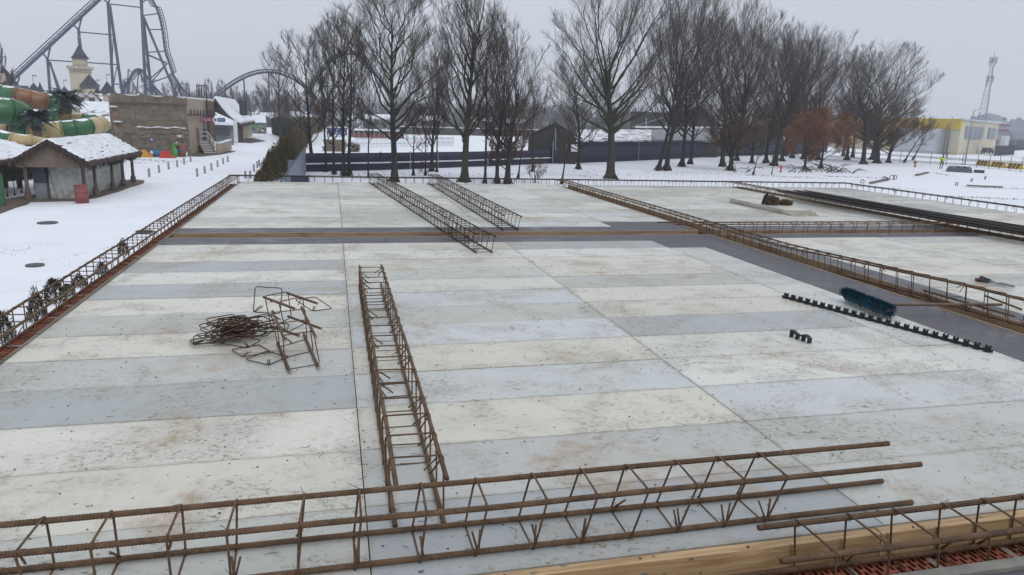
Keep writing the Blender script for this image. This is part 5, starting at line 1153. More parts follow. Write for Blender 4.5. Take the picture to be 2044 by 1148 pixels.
for i, (px0, px1, py, D, hh) in enumerate(((440,478,236,250,2.6),(580,620,232,260,3),(610,640,246,185,2.2),(940,985,236,280,3),(1010,1050,238,270,3),(725,780,240,255,3),(835,880,238,270,3),(520,548,243,230,2.4))):
    a, b = gnd(px0, D), gnd(px1, D); o = empty('far_building', (a+b)/2, f'low far building with snow on the roof, at {["the end of the coaster hill","the foot of the second coaster hill","the blue bus, behind it","the long dark wall, behind it","the left of the gabled shed","the red barrier, behind it","the middle of the long dark wall","the kiosk, behind it"][i]}', 'building', 'low far buildings with snowy roofs')
    ey = V((-(b-a).y, (b-a).x, 0)).normalized()*9; MB().prism([a, b, b+ey, a+ey], (0,0,hh)).build('wall', MAT['barnroof' if i % 2 else 'barn'], o)
    MB().prism([a+V((0,0,hh))-ey*.05, b+V((0,0,hh))-ey*.05, b+ey*.5+V((0,0,hh+1.3)), a+ey*.5+V((0,0,hh+1.3))], (0,0,.4)).build('roof', MAT['roofsnow'], o)
    for k in range(3): MB().box(a.lerp(b, .2+.3*k)+V((0,-.05,hh*.55)), (1.6,.2,1.2), math.atan2((b-a).y, (b-a).x)).build('window', MAT['glass'], o)
# ================================================================== RIGHT: YELLOW HALL, ROAD, MAST
A0, A1, AL = gnd(1921,186), gnd(1996,236), gnd(1560,232)
zt = ZAT(A0, 238); back = V((FW.x, FW.y, 0)).normalized()*60
root = empty('yellow_hall', (A0+A1)/2, 'large yellow and white industrial hall with grey window bands', 'hall')
MB().prism([A0, A1, A1+back, AL+back, AL], (0,0,zt-GZ)).build('wall', MAT['yellowf'], root)
d = (A1-A0); L = d.length; d /= L; nn = V((d.y, -d.x, 0)); ang = math.atan2(d.y, d.x)
for t0, t1 in ((.10,.55),(.69,.93)):
    n = max(2, int((t1-t0)*10)); f = MB().beam(A0+d*L*t0+nn*.1+V((0,0,(zt-GZ)*.64)), A0+d*L*t1+nn*.1+V((0,0,(zt-GZ)*.64)), .25, (zt-GZ)*.36).build('window', MAT['galv'], root)
    for i in range(n): MB().box(A0+d*L*(t0+(t1-t0)*(i+.5)/n)+nn*.16+V((0,0,(zt-GZ)*.64)), (L*(t1-t0)/n*.9,.25,(zt-GZ)*.33), ang).build('pane', MAT['halldk'], f)
MB().beam(A0+nn*.15+V((0,0,zt-GZ)), A1+nn*.15+V((0,0,zt-GZ)), .5, .35).build('roof_edge', MAT['silo'], root)
d2 = (AL-A0); L2 = d2.length; d2 /= L2; n2 = V((-d2.y, d2.x, 0)); n2 = n2 if n2.dot(V((FW.x,FW.y,0))) < 0 else -n2
MB().beam(A0+n2*.2+V((0,0,(zt-GZ)*.86)), AL+n2*.2+V((0,0,(zt-GZ)*.86)), .4, (zt-GZ)*.30).build('yellow_band', MAT['yellow'], root)
MB().beam(A0+d2*L2*.32+n2*.25+V((0,0,(zt-GZ)*.50)), AL+n2*.25+V((0,0,(zt-GZ)*.50)), .4, (zt-GZ)*.36).build('yellow_band', MAT['yellow'], root)
MB().beam(A0+d2*4+n2*1.2+V((0,0,(zt-GZ)*.36)), A0+d2*16+n2*1.2+V((0,0,(zt-GZ)*.36)), 2.4, (zt-GZ)*.72).build('pale_annex', MAT['silo'], root)
m = MB()
for k in range(2):
    for s in (0, .8): m.tube([A0+d2*2.4+n2*.4+d2*s+V((0,0,0)), A0+d2*2.4+n2*.4+d2*s+V((0,0,zt-GZ-1))], .08, 5)
for k in range(12): m.beam(A0+d2*2.4+n2*.4+V((0,0,.6*k+.4)), A0+d2*3.2+n2*.4+V((0,0,.6*k+.4)), .08, .08)
m.build('ladder', MAT['galv'], root)
H0, H1 = gnd(1880,380), gnd(2140,420); zh = ZAT(H0, 237.5); root = empty('grey_hall', (H0+H1)/2, 'long grey factory hall with red striped panel far behind the yellow hall', 'hall')
MB().prism([H0, H1, H1+back, H0+back], (0,0,zh-GZ)).build('wall', MAT['silo'], root); d3 = (H1-H0).normalized()
MB().beam(gnd(2018,398)+V((0,0,9)), gnd(2140,420)+V((0,0,9)), .6, 5).build('window', MAT['halldk'], root)
q0, q1 = gnd(1993,393), gnd(2018,397); zq = lambda y: V((0,0,ZAT(q0.lerp(q1,.5), y)-GZ))
sp_ = MB().beam(q0+zq(255), q1+zq(255), .8, (zq(247)-zq(263)).z).build('striped_panel', MAT['silo'], root)
for k, mt in ((0,'red'),(1,'halldk'),(2,'red')): MB().beam(q0+zq(260.5-5.2*k)-V((.4,.5,0)), q1+zq(260.5-5.2*k)-V((.4,.5,0)), .4, .85).build('stripe', MAT[mt], sp_)
for i in range(5): MB().lathe(H0.lerp(H1, .35+.12*i)+V((0,8,zh-GZ)), [(1.2,0),(1.2,1.5),(.01,2.2)] if i != 1 else [(6,0),(4.5,2.5),(.01,3.6)], 12).build('roof_vent', MAT['halldk'], root)
o = empty('pale_gatehouse', gnd(1997,262), 'small pale block with a dark red stripe right of the yellow hall', 'building'); MB().beam(gnd(1988,262)+V((0,0,2.2)), gnd(2004,266)+V((0,0,2.2)), 5, 4.4).build('wall', MAT['silo'], o); MB().beam(gnd(1988.5,259)+V((0,0,2.6)), gnd(2000,262.2)+V((0,0,2.6)), .4, 1.2).build('stripe', MAT['red'], o)
o = empty('dark_loading_dock', gnd(2025,300), 'dark loading dock in front of the grey factory hall', 'building'); MB().beam(gnd(2008,300)+V((0,0,3)), gnd(2090,310)+V((0,0,3)), 8, 5.4).build('wall', MAT['halldk'], o); MB().beam(gnd(2010,294)+V((0,0,1.8)), gnd(2088,304)+V((0,0,1.8)), .5, 2.6).build('opening', MAT['glass'], o)
# mast
p = gnd(1962,290); zt_ = ZAT(p, 117); Hm = zt_-GZ; root = empty('lattice_mast', p, 'tall steel lattice mast with antennas behind the yellow hall', 'mast')
def mk(t, k): r = (1.7*(1-t)+.38); a = k*2.094+.4; return V((p.x+r*math.cos(a), p.y+r*math.sin(a), GZ+Hm*t))
m = MB()
for k in range(3): m.tube([mk(t, k) for t in (0,.25,.5,.75,1)], [.11,.10,.09,.08,.07], 5)
m.build('mast_legs', MAT['mast'], root); m = MB(); N = 20
for i in range(N):
    t0, t1 = 1-(1-i/N)**1.0, 1-(1-(i+1)/N)**1.0
    for k in range(3): m.tube([mk(t0, k), mk(t1, (k+1) % 3)], .04, 4); m.tube([mk(t1, k), mk(t1, (k+1) % 3)], .04, 4)
m.build('bracing', MAT['mast'], root)
for t, n, r in ((.985,6,1.0),(.95,3,.9),(.78,5,1.0),(.73,3,.8)):
    for i in range(n):
        a = i/n*6.283; MB().box(V((p.x+r*math.cos(a), p.y+r*math.sin(a), GZ+Hm*t)), (.35,.35,1.9), a).build('antenna', MAT['silo'], root)
MB().tube([V((p.x,p.y,zt_-1)), V((p.x,p.y,zt_+2))], .08, 5).build('tip', MAT['mast'], root)
# roads
sheet('road', lp((1840,306),(1905,307.5),(1965,306),(2060,298.5),(2060,292.5),(1985,298.5),(1940,303),(1890,304)), 'asphalt', .06)
sheet('road', lp((1640,303),(1760,310),(1880,318),(2060,332),(2060,324),(1960,318.5),(1860,312),(1740,306),(1660,301)), 'slush', .055)
sheet('road', lp((1650,313),(1800,322),(1950,331),(2060,340),(2060,336.5),(1900,325.5),(1760,317),(1650,310.5)), 'slush', .06)
def lamp(label, base, top, arm, D=None):
    p = G(*base) if D is None else gnd(base[0], D); z = ZAT(p, top); root = empty('street_lamp', p, label, 'street lamp', 'street lamps by the road')
    MB().tube([p, V((p.x,p.y,(z+GZ)/2)), V((p.x,p.y,z))], [.11,.085,.06], 8).build('pole', MAT['galv'], root, smooth=True)
    s = PX(V((p.x,p.y,z)), 0); a = RT*arm*s; MB().tube([V((p.x,p.y,z-.05)), V((p.x,p.y,z))+a*.6+V((0,0,.1))], .05, 6).build('arm', MAT['galv'], root)
    MB().box(V((p.x,p.y,z))+a*.9+V((0,0,.12)), (abs(arm)*s*.6+.15,.25,.12), -YAW).build('lamp_head', MAT['silo'], root)
lamp('nearest street lamp, tall grey pole in front of the yellow hall', (1925,331), 221, 6)
lamp('thin lamp pole at the far side of the road, right of the car', (1998,310), 268, 3)
lamp('lamp pole left of the yellow hall corner', (1901,312), 234, -3, 160)
lamp('lamp pole at the road bend near the right picture edge', (2023,306), 276, 3)
for i, (px, py, t) in enumerate(((1448,309,232),(1526,322,279))):
    p = G(px, py); z = ZAT(p, t); o = empty('lamp_post', p, ['tall pale pole beside the broad gable hall','garden lamp with a round white globe among the trunks'][i], 'lamp post'); MB().tube([p, V((p.x,p.y,z))], .06, 6).build('pole', MAT['galv'], o)
    MB().lathe(V((p.x,p.y,z)), [(.01,-.2),(.2,-.1),(.24,.05),(.16,.2),(.01,.25)], 10).build('lamp_globe', MAT['white'], o, smooth=True)
# fences along the road
def meshfence(label, pts, n, h):
    root = empty('wire_fence', pts[0], label, 'fence'); Ls = [(b-a).length for a, b in zip(pts[:-1], pts[1:])]; T = sum(Ls)
    m = MB()
    for a, b in zip(pts[:-1], pts[1:]):
        for z in (.08, h*.5, h*.97): m.tube([a+V((0,0,z)), b+V((0,0,z))], .012, 4)
        k = int((b-a).length/.5); [m.tube([a.lerp(b, i/k)+V((0,0,.05)), a.lerp(b, i/k)+V((0,0,h*.97))], .006, 3) for i in range(k)]
    m.build('wire_mesh', MAT['barn'], root)
    for i in range(n+1):
        t = T*i/n; 
        for a, b, l in zip(pts[:-1], pts[1:], Ls):
            if t <= l+1e-6: p = a.lerp(b, t/l); break
            t -= l
        MB().tube([p+V((0,0,-.1)), p+V((0,0,h))], .035, 5).build('post', MAT['barn'], root)
meshfence('wire mesh fence with dark posts across the snow before the road', [G(1684,316), G(1800,325), G(1905,331.5), G(1960,335.5), G(2060,346)], 15, 1.9)
meshfence('dark palisade fence at the foot of the yellow hall', [G(1830,304), G(1905,303), G(1995,291)], 30, 2.0)
bw = empty('black_screen', gnd(2015,205), 'black screen fence in front of the grey factory hall', 'fence'); MB().beam(gnd(1996,195)+V((0,0,1.1)), gnd(2036,215)+V((0,0,1.1)), .1, 2.2).build('fabric_panel', MAT['navy'], bw); MB().tube([gnd(1996,194.8), gnd(1996,194.8)+V((0,0,2.4))], .06, 5).build('post', MAT['galv'], bw)
for i, (x0, x1, y, w) in enumerate(((1951,1973,330,0),(1980,2004,333,1),(2012,2039,336,2))):
    a, b = G(x0, y), G(x1, y+2.5); ex = (b-a).normalized(); L = (b-a).length; ey = V((-ex.y, ex.x, 0)); h = ZAT(a, y-11)-GZ; root = empty('traffic_barrier', (a+b)/2, ['striped yellow and black road barrier nearest the street lamp','middle one of three striped yellow and black road barriers','striped yellow and black road barrier nearest the right picture edge'][i], 'barrier', 'striped road barriers')
    prof = [(-.35,0),(.35,0),(.3,.2),(.14,.5),(.12,h),(-.12,h),(-.14,.5),(-.3,.2)]
    MB().prism([a+ey*q+V((0,0,z)) for q, z in prof], b-a).build('body', MAT['byellow'], root)
    for k in range(3):
        t = .12+.30*k; m = MB(); m.prism([a+ex*L*(t)-ey*.36+V((0,0,.04)), a+ex*L*(t+.11)-ey*.36+V((0,0,.04)), a+ex*L*(t+.20)-ey*.17+V((0,0,h*.96)), a+ex*L*(t+.09)-ey*.17+V((0,0,h*.96))], ey*.02); m.build('black_stripe', MAT['black'], root)
# car and van
def car(label, px, py, head, L, W, h, mat, van=False, kind='car'):
    c = G(px, py); q = G(*head); ex = (q-c).normalized(); ey = V((-ex.y, ex.x, 0)); a = c-ex*L/2-ey*W/2; root = empty(kind, c, label, kind); ang = math.atan2(ex.y, ex.x)
    pr = [(0,.3),(1,.3),(1,.58),(.86,.62),(.74,.97),(.66,1),(.24,1),(.13,.66),(0,.6)] if not van else [(0,.25),(1,.25),(1,.55),(.9,.6),(.82,.98),(.78,1),(.02,1),(0,.95)]
    MB().prism([a+ex*L*x+V((0,0,z*h)) for x, z in pr], ey*W).build('body', MAT[mat], root)
    for x0, x1 in (((.24,.44),(.48,.70)) if not van else ((.58,.80),)):
        for o_ in (-.02, W-.01): MB().prism([a+ex*L*x0+ey*o_+V((0,0,.66*h)), a+ex*L*x1+ey*o_+V((0,0,.66*h)), a+ex*L*(x1-.03)+ey*o_+V((0,0,.92*h)), a+ex*L*(x0+.03)+ey*o_+V((0,0,.92*h))], ey*.03).build('window', MAT['glass'], root)
    x0, x1 = (.862,.748) if not van else (.905,.828)
    MB().prism([a+ex*L*x0+ey*.12+V((0,0,.64*h)), a+ex*L*x0+ey*(W-.12)+V((0,0,.64*h)), a+ex*L*x1+ey*(W-.2)+V((0,0,.95*h)), a+ex*L*x1+ey*.2+V((0,0,.95*h))], ex*.03).build('windscreen', MAT['glass'], root)
    MB().prism([a+ex*L*.26+ey*.1+V((0,0,1.003*h)), a+ex*L*.64+ey*.1+V((0,0,1.003*h)), a+ex*L*.64+ey*(W-.1)+V((0,0,1.003*h)), a+ex*L*.26+ey*(W-.1)+V((0,0,1.003*h))], (0,0,.06)).build('roof_snow', MAT['roofsnow'], root)
    for x in (.18,.8):
        for q in (.02, W-.02): MB().lathe(a+ex*L*x+ey*q+V((0,0,.32)), [(.32,-.1),(.32,.1),(.18,.11)], 14, M=Matrix.Rotation(ang,3,'Z')@Matrix.Rotation(rad(90),3,'X')).build('wheel', MAT['black'], root)
    for q in (.28, W-.28): MB().box(a+ex*(L+.0)+ey*q+V((0,0,.5*h)), (.04,.3,.15), ang).build('headlight', MAT['white'], root)
    for q in (.2, W-.2): MB().box(a+ey*q+V((0,0,.5*h)), (.04,.2,.2), ang).build('tail_light', MAT['red'], root)
car('dark car with snow on its roof, driving on the road before the yellow hall', 1969.5, 307.5, (1925,309.5), 4.3, 1.8, 1.5, 'barn')
car('small white van parked in front of the yellow hall fence', 1981, 298.5, (1950,302), 4.6, 1.9, 1.95, 'white', True, 'van')
# worker
p = G(1878.5,337.5); Hh = 1.86; root = empty('person', p, 'worker in a yellow-green hi-vis jacket walking on the snow', 'person')
def skin(name, verts, edges, radii, mat, parent, sub=2, rootv=0):
    me = bpy.data.meshes.new(name); o0 = org(parent); me.from_pydata([tuple(V(v)-o0) for v in verts], edges, []); o = bpy.data.objects.new(name, me); COL.objects.link(o); o.parent = parent; ORG[o.name] = o0
    o.modifiers.new('skin', 'SKIN'); 
    for i, r in enumerate(radii): me.skin_vertices[0].data[i].radius = (r, r)
    me.skin_vertices[0].data[rootv].use_root = True
    s = o.modifiers.new('sub', 'SUBSURF'); s.levels = s.render_levels = sub; me.materials.append(MAT[mat]); return o
def W(x, y, z): return p+V((x*RT.x+y*FW.x, x*RT.y+y*FW.y, z*Hh/1.8))
bv = [W(0,0,.98), W(0,0,1.2), W(0,.02,1.42), W(0,.02,1.56), W(.01,0,1.68), W(-.09,0,.9), W(-.13,.10,.5), W(-.20,-.02,.09), W(-.24,.12,.04), W(.09,0,.9), W(.13,-.04,.5), W(.12,.18,.09), W(.12,.02,.04), W(-.19,.02,1.42), W(-.27,.03,1.14), W(-.22,-.14,.95), W(.19,.02,1.42), W(.27,0,1.14), W(.24,-.16,.98), W(.01,0,1.77)]
be = [(0,1),(1,2),(2,3),(3,4),(0,5),(5,6),(6,7),(7,8),(0,9),(9,10),(10,11),(11,12),(2,13),(13,14),(14,15),(2,16),(16,17),(17,18),(4,19)]
skin('body', bv, be, [.14,.13,.14,.06,.095,.095,.07,.05,.045,.095,.07,.05,.045,.07,.052,.04,.07,.052,.04,.08], 'trousers', root)
skin('hi_vis_jacket', [W(0,0,.90), W(0,.01,1.18), W(0,.02,1.42), W(-.20,.02,1.42), W(-.28,.03,1.14), W(-.23,-.12,.99), W(.20,.02,1.42), W(.28,0,1.14), W(.25,-.14,1.01)], [(0,1),(1,2),(2,3),(3,4),(4,5),(2,6),(6,7),(7,8)], [.175,.165,.165,.09,.075,.06,.09,.075,.06], 'hiviz', root)
MB().blob(W(.01,-.01,1.70), (.17,.2,.23), 1, 12, 8, .02).build('face', MAT['skin'], root, smooth=True)
MB().lathe(W(.01,0,1.74), [(.135,-.02),(.13,.03),(.10,.09),(.01,.12)], 12).build('helmet', MAT['barn'], root, smooth=True)
# tarpaulin heap, box, coils, markers on the snow
p = G(1914,344); s = PX(p, 0); root = empty('covered_heap', p, 'flat dark grey heap under a tarpaulin beside the worker', 'heap'); m = MB(); vs = []
dv = V((p.x, p.y, 0)).normalized(); sv = V((dv.y, -dv.x, 0)); ra = math.atan2(sv.y, sv.x)
for i in range(25):
    for j in range(11):
        x, y = i/24, j/10; e = min(1, min(x, 1-x)*9, min(y, 1-y)*4); vs.append(p+sv*((x-.5)*47*s)+dv*((y-.1)*3.2)+V((0,0,-.05+(12*s)*e**.45*(.9+.10*math.sin(i*1.3+j)))))
m.add(vs, [(i*11+j, (i+1)*11+j, (i+1)*11+j+1, i*11+j+1) for i in range(24) for j in range(10)]); m.build('tarpaulin', MAT['tarp'], root, smooth=True); MB().blob(p+sv*4*s+dv*1.2+V((0,0,11.8*s)), (20*s,1.6,.2), 4).build('snow_patch', MAT['roofsnow'], root, smooth=True)
p = G(1954,345.5); s = PX(p, 0); o = MB().box(p+dv*.5+V((0,0,2.4*s)), (18*s,1.0,4.6*s), ra).build('pallet_box', MAT['tarp']); MB().box(p+dv*.5+V((0,0,4.9*s)), (18.6*s,1.05,.06), ra).build('lid', MAT['barn'], o); tag(o, 'low dark box on the snow right of the tarpaulin heap', 'box')
for i, (px, py, r) in enumerate(((1764,360,3.6),(1768,361,3.6),(1780,359,4.5),(1786,359,4.5),(1909,370.5,3.2),(1939,363,3.2),(1966,358.5,3.4),(1721,366,3.6))):
    p = G(px, py); s = PX(p, 0); rr_ = r*s; c = p+V((0,0,rr_*1.0)); ln = R_.uniform(-.5,.5); pts = [c+V((math.cos(a)*rr_*math.cos(ln), math.cos(a)*rr_*math.sin(ln), math.sin(a)*rr_)) for a in np.linspace(-1.5, 4.4, 16)]+[p+V((-rr_*.7,.1,-.05))]
    o = MB().tube(pts, .035, 6).build('cable_loop', MAT['black'], smooth=True)
    tag(o, ['first loop of the close pair of cable loops, leftmost','second loop of the left pair of cable loops','larger cable loop right of the left pair','larger cable loop overlapping another, near the plank','small cable loop alone in the middle of the right snowfield','cable loop between the lone one and the rightmost','cable loop farthest right on the snow','cable loop just behind the back corner of the deck'][i], 'cable loop', 'cable loops sticking out of the snow')
for i, (a, b) in enumerate((((1737,367.5),(1774,359.5)), ((1828,351.5),(1852,346)), ((1930,373),(2000,376)))):
    o = MB().beam(G(*a)+V((0,0,.12)), G(*b)+V((0,0,.12)), .25, .12).build('plank', MAT['woodgrey']); tag(o, ['dark plank on the snow below the pairs of cable loops','short dark plank on the snow left of the worker','dark beam half buried in the snow at the right'][i], 'plank')
def marker(label, px, py, top, mat, cap):
    p = G(px, py); h = ZAT(p, top)-GZ; r = 2.0*PX(p, 0); root = empty('hydrant', p, label, 'hydrant')
    MB().lathe(p, [(r*1.4,0),(r*1.4,.06),(r*.8,.1),(r*.75,h*.62),(r*1.15,h*.64),(r*1.15,h*.8),(r*.8,h*.92),(.01,h)], 12).build('body', MAT[mat], root, smooth=True)
    m = MB(); [m.tube([p+V((0,0,h*.72)), p+V((k*r*2.0,0,h*.72))], r*.5, 8) for k in (-1,1)]; m.build('outlet', MAT[cap], root)
marker('red hydrant standing in the snow between the bare trees', 1558, 344, 330, 'tred', 'tred'); marker('brown-orange hydrant on the snow left of the worker', 1826, 333.5, 321, 'sorange', 'sorange')
# ================================================================== TREES
def tree_parts(seed, H, Wd, r0, fork, nl, leader, n2, n3, n4, lo, leaf=0, twig=.0050, leafsize=.085, leafhi=.55):
    rr = random.Random(seed); tr, cr, lf = MB(), MB(), MB()
    cz, rz, rx = (lo+1)/2*H, (1-lo)/2*H, Wd/2
    def inside(p): return (p.x*p.x+p.y*p.y)/(rx*rx)+((p.z-cz)/rz)**2
    def rv(): return V((rr.gauss(0,1), rr.gauss(0,1), rr.gauss(0,1))).normalized()
    # trunk with root flare
    top = V((rr.uniform(-.05,.05)*H, rr.uniform(-.05,.05)*H, H*leader)); pts = []; rs = []
    for i in range(11):
        t = i/10; pts.append(V((top.x*t*t+.02*H*math.sin(t*5+seed)*t*.5, top.y*t*t+.015*H*math.sin(t*4+seed*2)*t*.5, -.15+(top.z+.15)*t)))
        rs.append(r0*((1.0-(.93 if leader > .69 else .72)*t**1.15) if leader > .4 else (1-.3*t))+r0*.45*math.exp(-t*top.z/.4))
    tr.tube(pts, rs, 9, cap=False)
    for k in range(4):
        a = k*1.57+rr.uniform(-.4,.4); d = V((math.cos(a), math.sin(a), 0)); tr.tube([V((0,0,.55))+d*r0*.5, V((0,0,.2))+d*r0*1.5, d*r0*2.6-V((0,0,.12))], [r0*.55,r0*.42,r0*.12], 6)
    def along(P, t):
        x = t*(len(P)-1); i = min(int(x), len(P)-2); return P[i].lerp(P[i+1], x-i), (P[i+1]-P[i]).normalized()
    def leaves(p):
        for _ in range(leaf):
            if rr.random() < .55:
                c = p+rv()*.16; a, b = rv()*leafsize*rr.uniform(.6,1.2), rv()*leafsize*rr.uniform(.5,1); lf.quad(c-a, c-b*.6, c+a, c+b*.6)
    def sub(p, d, L, r, lev, n, nn):
        k = 4 if lev == 2 else (3 if lev == 3 else 2)
        P = [p]; dd = d; wig = (.11, .13, .14)[lev-2]
        for i in range(k):
            dd = (dd+rv()*wig+V((0,0,.10 if lev < 4 else .05))).normalized(); P.append(P[-1]+dd*L/k)
        re = max(twig*.8, r*.35); cr.tube(P, [r+(re-r)*i/k for i in range(k+1)], 4 if lev == 2 else 3, cap=False)
        if leaf and lev >= 3 and p.z < H*leafhi*rr.uniform(.75,1.25): leaves(P[-1]); leaves(P[1])
        if lev >= 4: return
        for i in range(n):
            t = .20+.79*(i+rr.random())/n; q, tg = along(P, t)
            s = tg.cross(rv()).normalized(); a = rr.uniform(.32, .70); e = (tg*math.cos(a)+s*math.sin(a)+V((0,0,.16))).normalized()
            l2 = L*(.60-.28*t)*rr.uniform(.75,1.3) if lev == 2 else L*rr.uniform(.4,.75)
            if lev == 3: l2 = max(.45, min(l2*1.25, 1.2))
            if inside(q+e*l2) > 1.12 and rr.random() < .6: l2 *= .65
            sub(q, e, l2, max(twig, min(.011, r*.45) if lev == 2 else twig*.9), lev+1, nn, 0)
    limbs = []
    for k in range(nl):
        az = k*2.4+rr.uniform(-.4,.4); u = (k+.5)/nl; el = -.65+1.85*u**.9+rr.uniform(-.15,.15); el = min(el, 1.3)
        sc = rr.uniform(.80, 1.12)*(.88 if el < -.2 else 1); e = V((rx*math.cos(el)*math.cos(az)*sc, rx*math.cos(el)*math.sin(az)*sc, cz+rz*math.sin(el)*(sc if el > 0 else 1)))
        hz = H*(fork+(leader-fork)*(u**1.3)*.92); q, tg = along(pts, min(.985, (hz+.15)/(top.z+.15)))
        m1 = q.lerp(e, .55); m1.z -= rr.uniform(-.01,.05)*H*(1 if u < .8 else .3); w1, w2 = rv(), rv(); P = []
        for i in range(10):
            t = i/9; P.append(q*((1-t)**2)+m1*(2*t*(1-t))+e*(t*t)+w1*(.013*H*math.sin(math.pi*t*2))+w2*(.008*H*math.sin(math.pi*t*3.3))+rv()*(.004*H*math.sin(math.pi*t)))
        r1 = r0*(.48-.24*u)
        R1 = [max(.016, r1*(1-.92*(i/9)**.8)) for i in range(10)]
        tr.tube(P, R1, 6, cap=False); limbs.append((P, R1))
    limbs.append((pts[5:], rs[5:])) if leader > .4 else None
    for P, R1 in limbs:
        L1 = sum(((b-a).length for a, b in zip(P[:-1], P[1:])))
        for i in range(n2):
            t = .24+.75*(i+rr.random())/n2; q, tg = along(P, t); s = tg.cross(rv()).normalized(); a = rr.uniform(.36, .72)
            e = (tg*math.cos(a)+s*math.sin(a)+V((0,0,.20))).normalized(); L = L1*(.50-.26*t)*rr.uniform(.7,1.25); L = max(.09*H, L)
            for _ in range(3):
                if inside(q+e*L) > 1.08 and rr.random() < .8: L *= .75
            r = max(.016, min(R1[min(len(R1)-1, int(t*len(R1)))]*.55, .030)); sub(q, e, L, r, 2, n3, n4)
    return tr, cr, lf
PROTO = {}
def proto(key, bark='bark', leafm='leaf', **k):
    tr, cr, lf = tree_parts(**k); PROTO[key] = (tr.mesh('trunk', MAT[bark], (0,0,0), True), cr.mesh('crown', MAT['twig'], (0,0,0)), lf.mesh('dead_leaves', MAT[leafm], (0,0,0)) if lf.v else None, k['H'], k['Wd'])
proto('vase1', seed=1, H=17, Wd=10.5, r0=.33, fork=.22, nl=24, leader=.54, n2=8, n3=7, n4=5, lo=.16, bark='barkg')
proto('vase2', seed=2, H=16, Wd=9, r0=.22, fork=.22, nl=18, leader=.58, n2=7, n3=6, n4=4, lo=.18)
proto('lead1', seed=3, H=15, Wd=7.2, r0=.205, fork=.20, nl=28, leader=.80, n2=7, n3=7, n4=5, lo=.20, leaf=0)
proto('lead2', seed=4, H=16, Wd=5.6, r0=.25, fork=.18, nl=26, leader=.78, n2=6, n3=7, n4=5, lo=.18, bark='barkg', leaf=1, leafhi=.26)
proto('vase3', seed=21, H=16, Wd=9, r0=.215, fork=.17, nl=21, leader=.50, n2=7, n3=6, n4=4, lo=.15)
proto('lead3', seed=22, H=15, Wd=7, r0=.165, fork=.16, nl=24, leader=.74, n2=7, n3=6, n4=4, lo=.14)
proto('slim1', seed=5, H=12, Wd=4.2, r0=.12, fork=.20, nl=17, leader=.84, n2=5, n3=5, n4=3, lo=.2, leaf=1, leafhi=.5)
proto('slim2', seed=6, H=12, Wd=3.8, r0=.105, fork=.26, nl=16, leader=.84, n2=5, n3=5, n4=3, lo=.24)
proto('multi', seed=7, H=13, Wd=5.5, r0=.165, fork=.16, nl=17, leader=.6, n2=7, n3=6, n4=3, lo=.14, leaf=1, leafhi=.45)
proto('brown', seed=8, H=11, Wd=7.5, r0=.22, fork=.14, nl=13, leader=.5, n2=9, n3=7, n4=3, lo=.12, leaf=4, leafhi=.62, leafsize=.10)
proto('orange', seed=9, H=7, Wd=5.2, r0=.12, fork=.08, nl=12, leader=.6, n2=8, n3=6, n4=3, lo=.06, leaf=3, leafhi=1.2, leafsize=.095, leafm='leafo')
proto('sapling', seed=10, H=5, Wd=1.8, r0=.075, fork=.35, nl=6, leader=.8, n2=4, n3=4, n4=2, lo=.3, twig=.007)
proto('shrub', seed=12, H=2, Wd=1.8, r0=.035, fork=.05, nl=7, leader=.3, n2=4, n3=4, n4=2, lo=.05, twig=.006, leaf=1, leafhi=1)
proto('small', seed=13, H=10, Wd=7, r0=.2, fork=.2, nl=9, leader=.5, n2=7, n3=6, n4=2, lo=.22, twig=.03)
def tree(key, px, py, top, wpx, label, D=None, lean=(0,0), group='bare trees behind the deck', rot=None, H=None, name='bare_tree', dz=0):
    p = G(px, py) if D is None else gnd(px, D)
    h = H or (ZAT(p, top)-GZ); tm, cm, lm, h0, w0 = PROTO[key]
    w = wpx*(1.10 if wpx > 70 else 1)*PX(p, 0)/w0 if wpx else h/h0
    root = empty(name, p+V((0,0,dz)), label, 'tree', group)
    tl = V((0,0,1)).cross(V((RT.x, RT.y, 0))).normalized(); root.rotation_euler = (Matrix.Rotation(lean[0], 3, tl) @ Matrix.Rotation(R_.uniform(0, 6.28) if rot is None else rot, 3, 'Z')).to_euler(); root.scale = (w, w, h/h0)
    for nm_, me in (('trunk', tm), ('crown', cm), ('dead_leaves', lm)):
        if me is None: continue
        o = bpy.data.objects.new(nm_, me); COL.objects.link(o); o.parent = root
    return root
T = tree
T('slim1', 560, 292, 92, 78, 'small bare tree with brown leaves beside the snowy house, leftmost of the row')
T('slim1', 626, 341, 58, 130, 'bare tree with sparse leaves leaning over the conifers, trunk at the sheet metal fence', lean=(-.10,0))
T('slim2', 651, 343, 62, 80, 'thin bare tree right of the leaning one, before the navy fence')
T('slim1', 667, 349, 38, 88, 'slender tree with a dark trunk standing left of the forked pair')
T('slim2', 686, 351, 20, 120, 'left stem of the close forked pair behind the back edge cage')
T('slim2', 697, 351, 10, 120, 'right stem of the close forked pair behind the back edge cage')
T('slim2', 735, 356, 90, 60, 'thin straight bare tree just left of the first big trunk')
T('lead1', 788, 364, -45, 215, 'big bare tree with a thick straight trunk behind the longer loose cage', rot=1.0)
T('multi', 862, 343, 62, 100, 'medium bare tree with upright limbs between the two big straight trunks')
T('slim2', 872, 344, 95, 60, 'thin tree close to the medium one between the two big straight trunks')
T('lead2', 927, 364, -60, 150, 'big bare tree with brown leaves clinging round its lower trunk', rot=2)
T('slim2', 968, 366, 40, 90, 'left trunk of the group of three right of the leaf wrapped trunk')
T('multi', 992, 366, 25, 120, 'middle trunk of the group of three, highest crown of the three')
T('multi', 1014, 367, 45, 150, 'right trunk of the group of three, mossy and thicker')
T('sapling', 825, 351, 215, 0, 'sapling right of the first big straight trunk')
T('sapling', 849, 351, 235, 0, 'thin sapling with a straight pale stem beside the shrub')
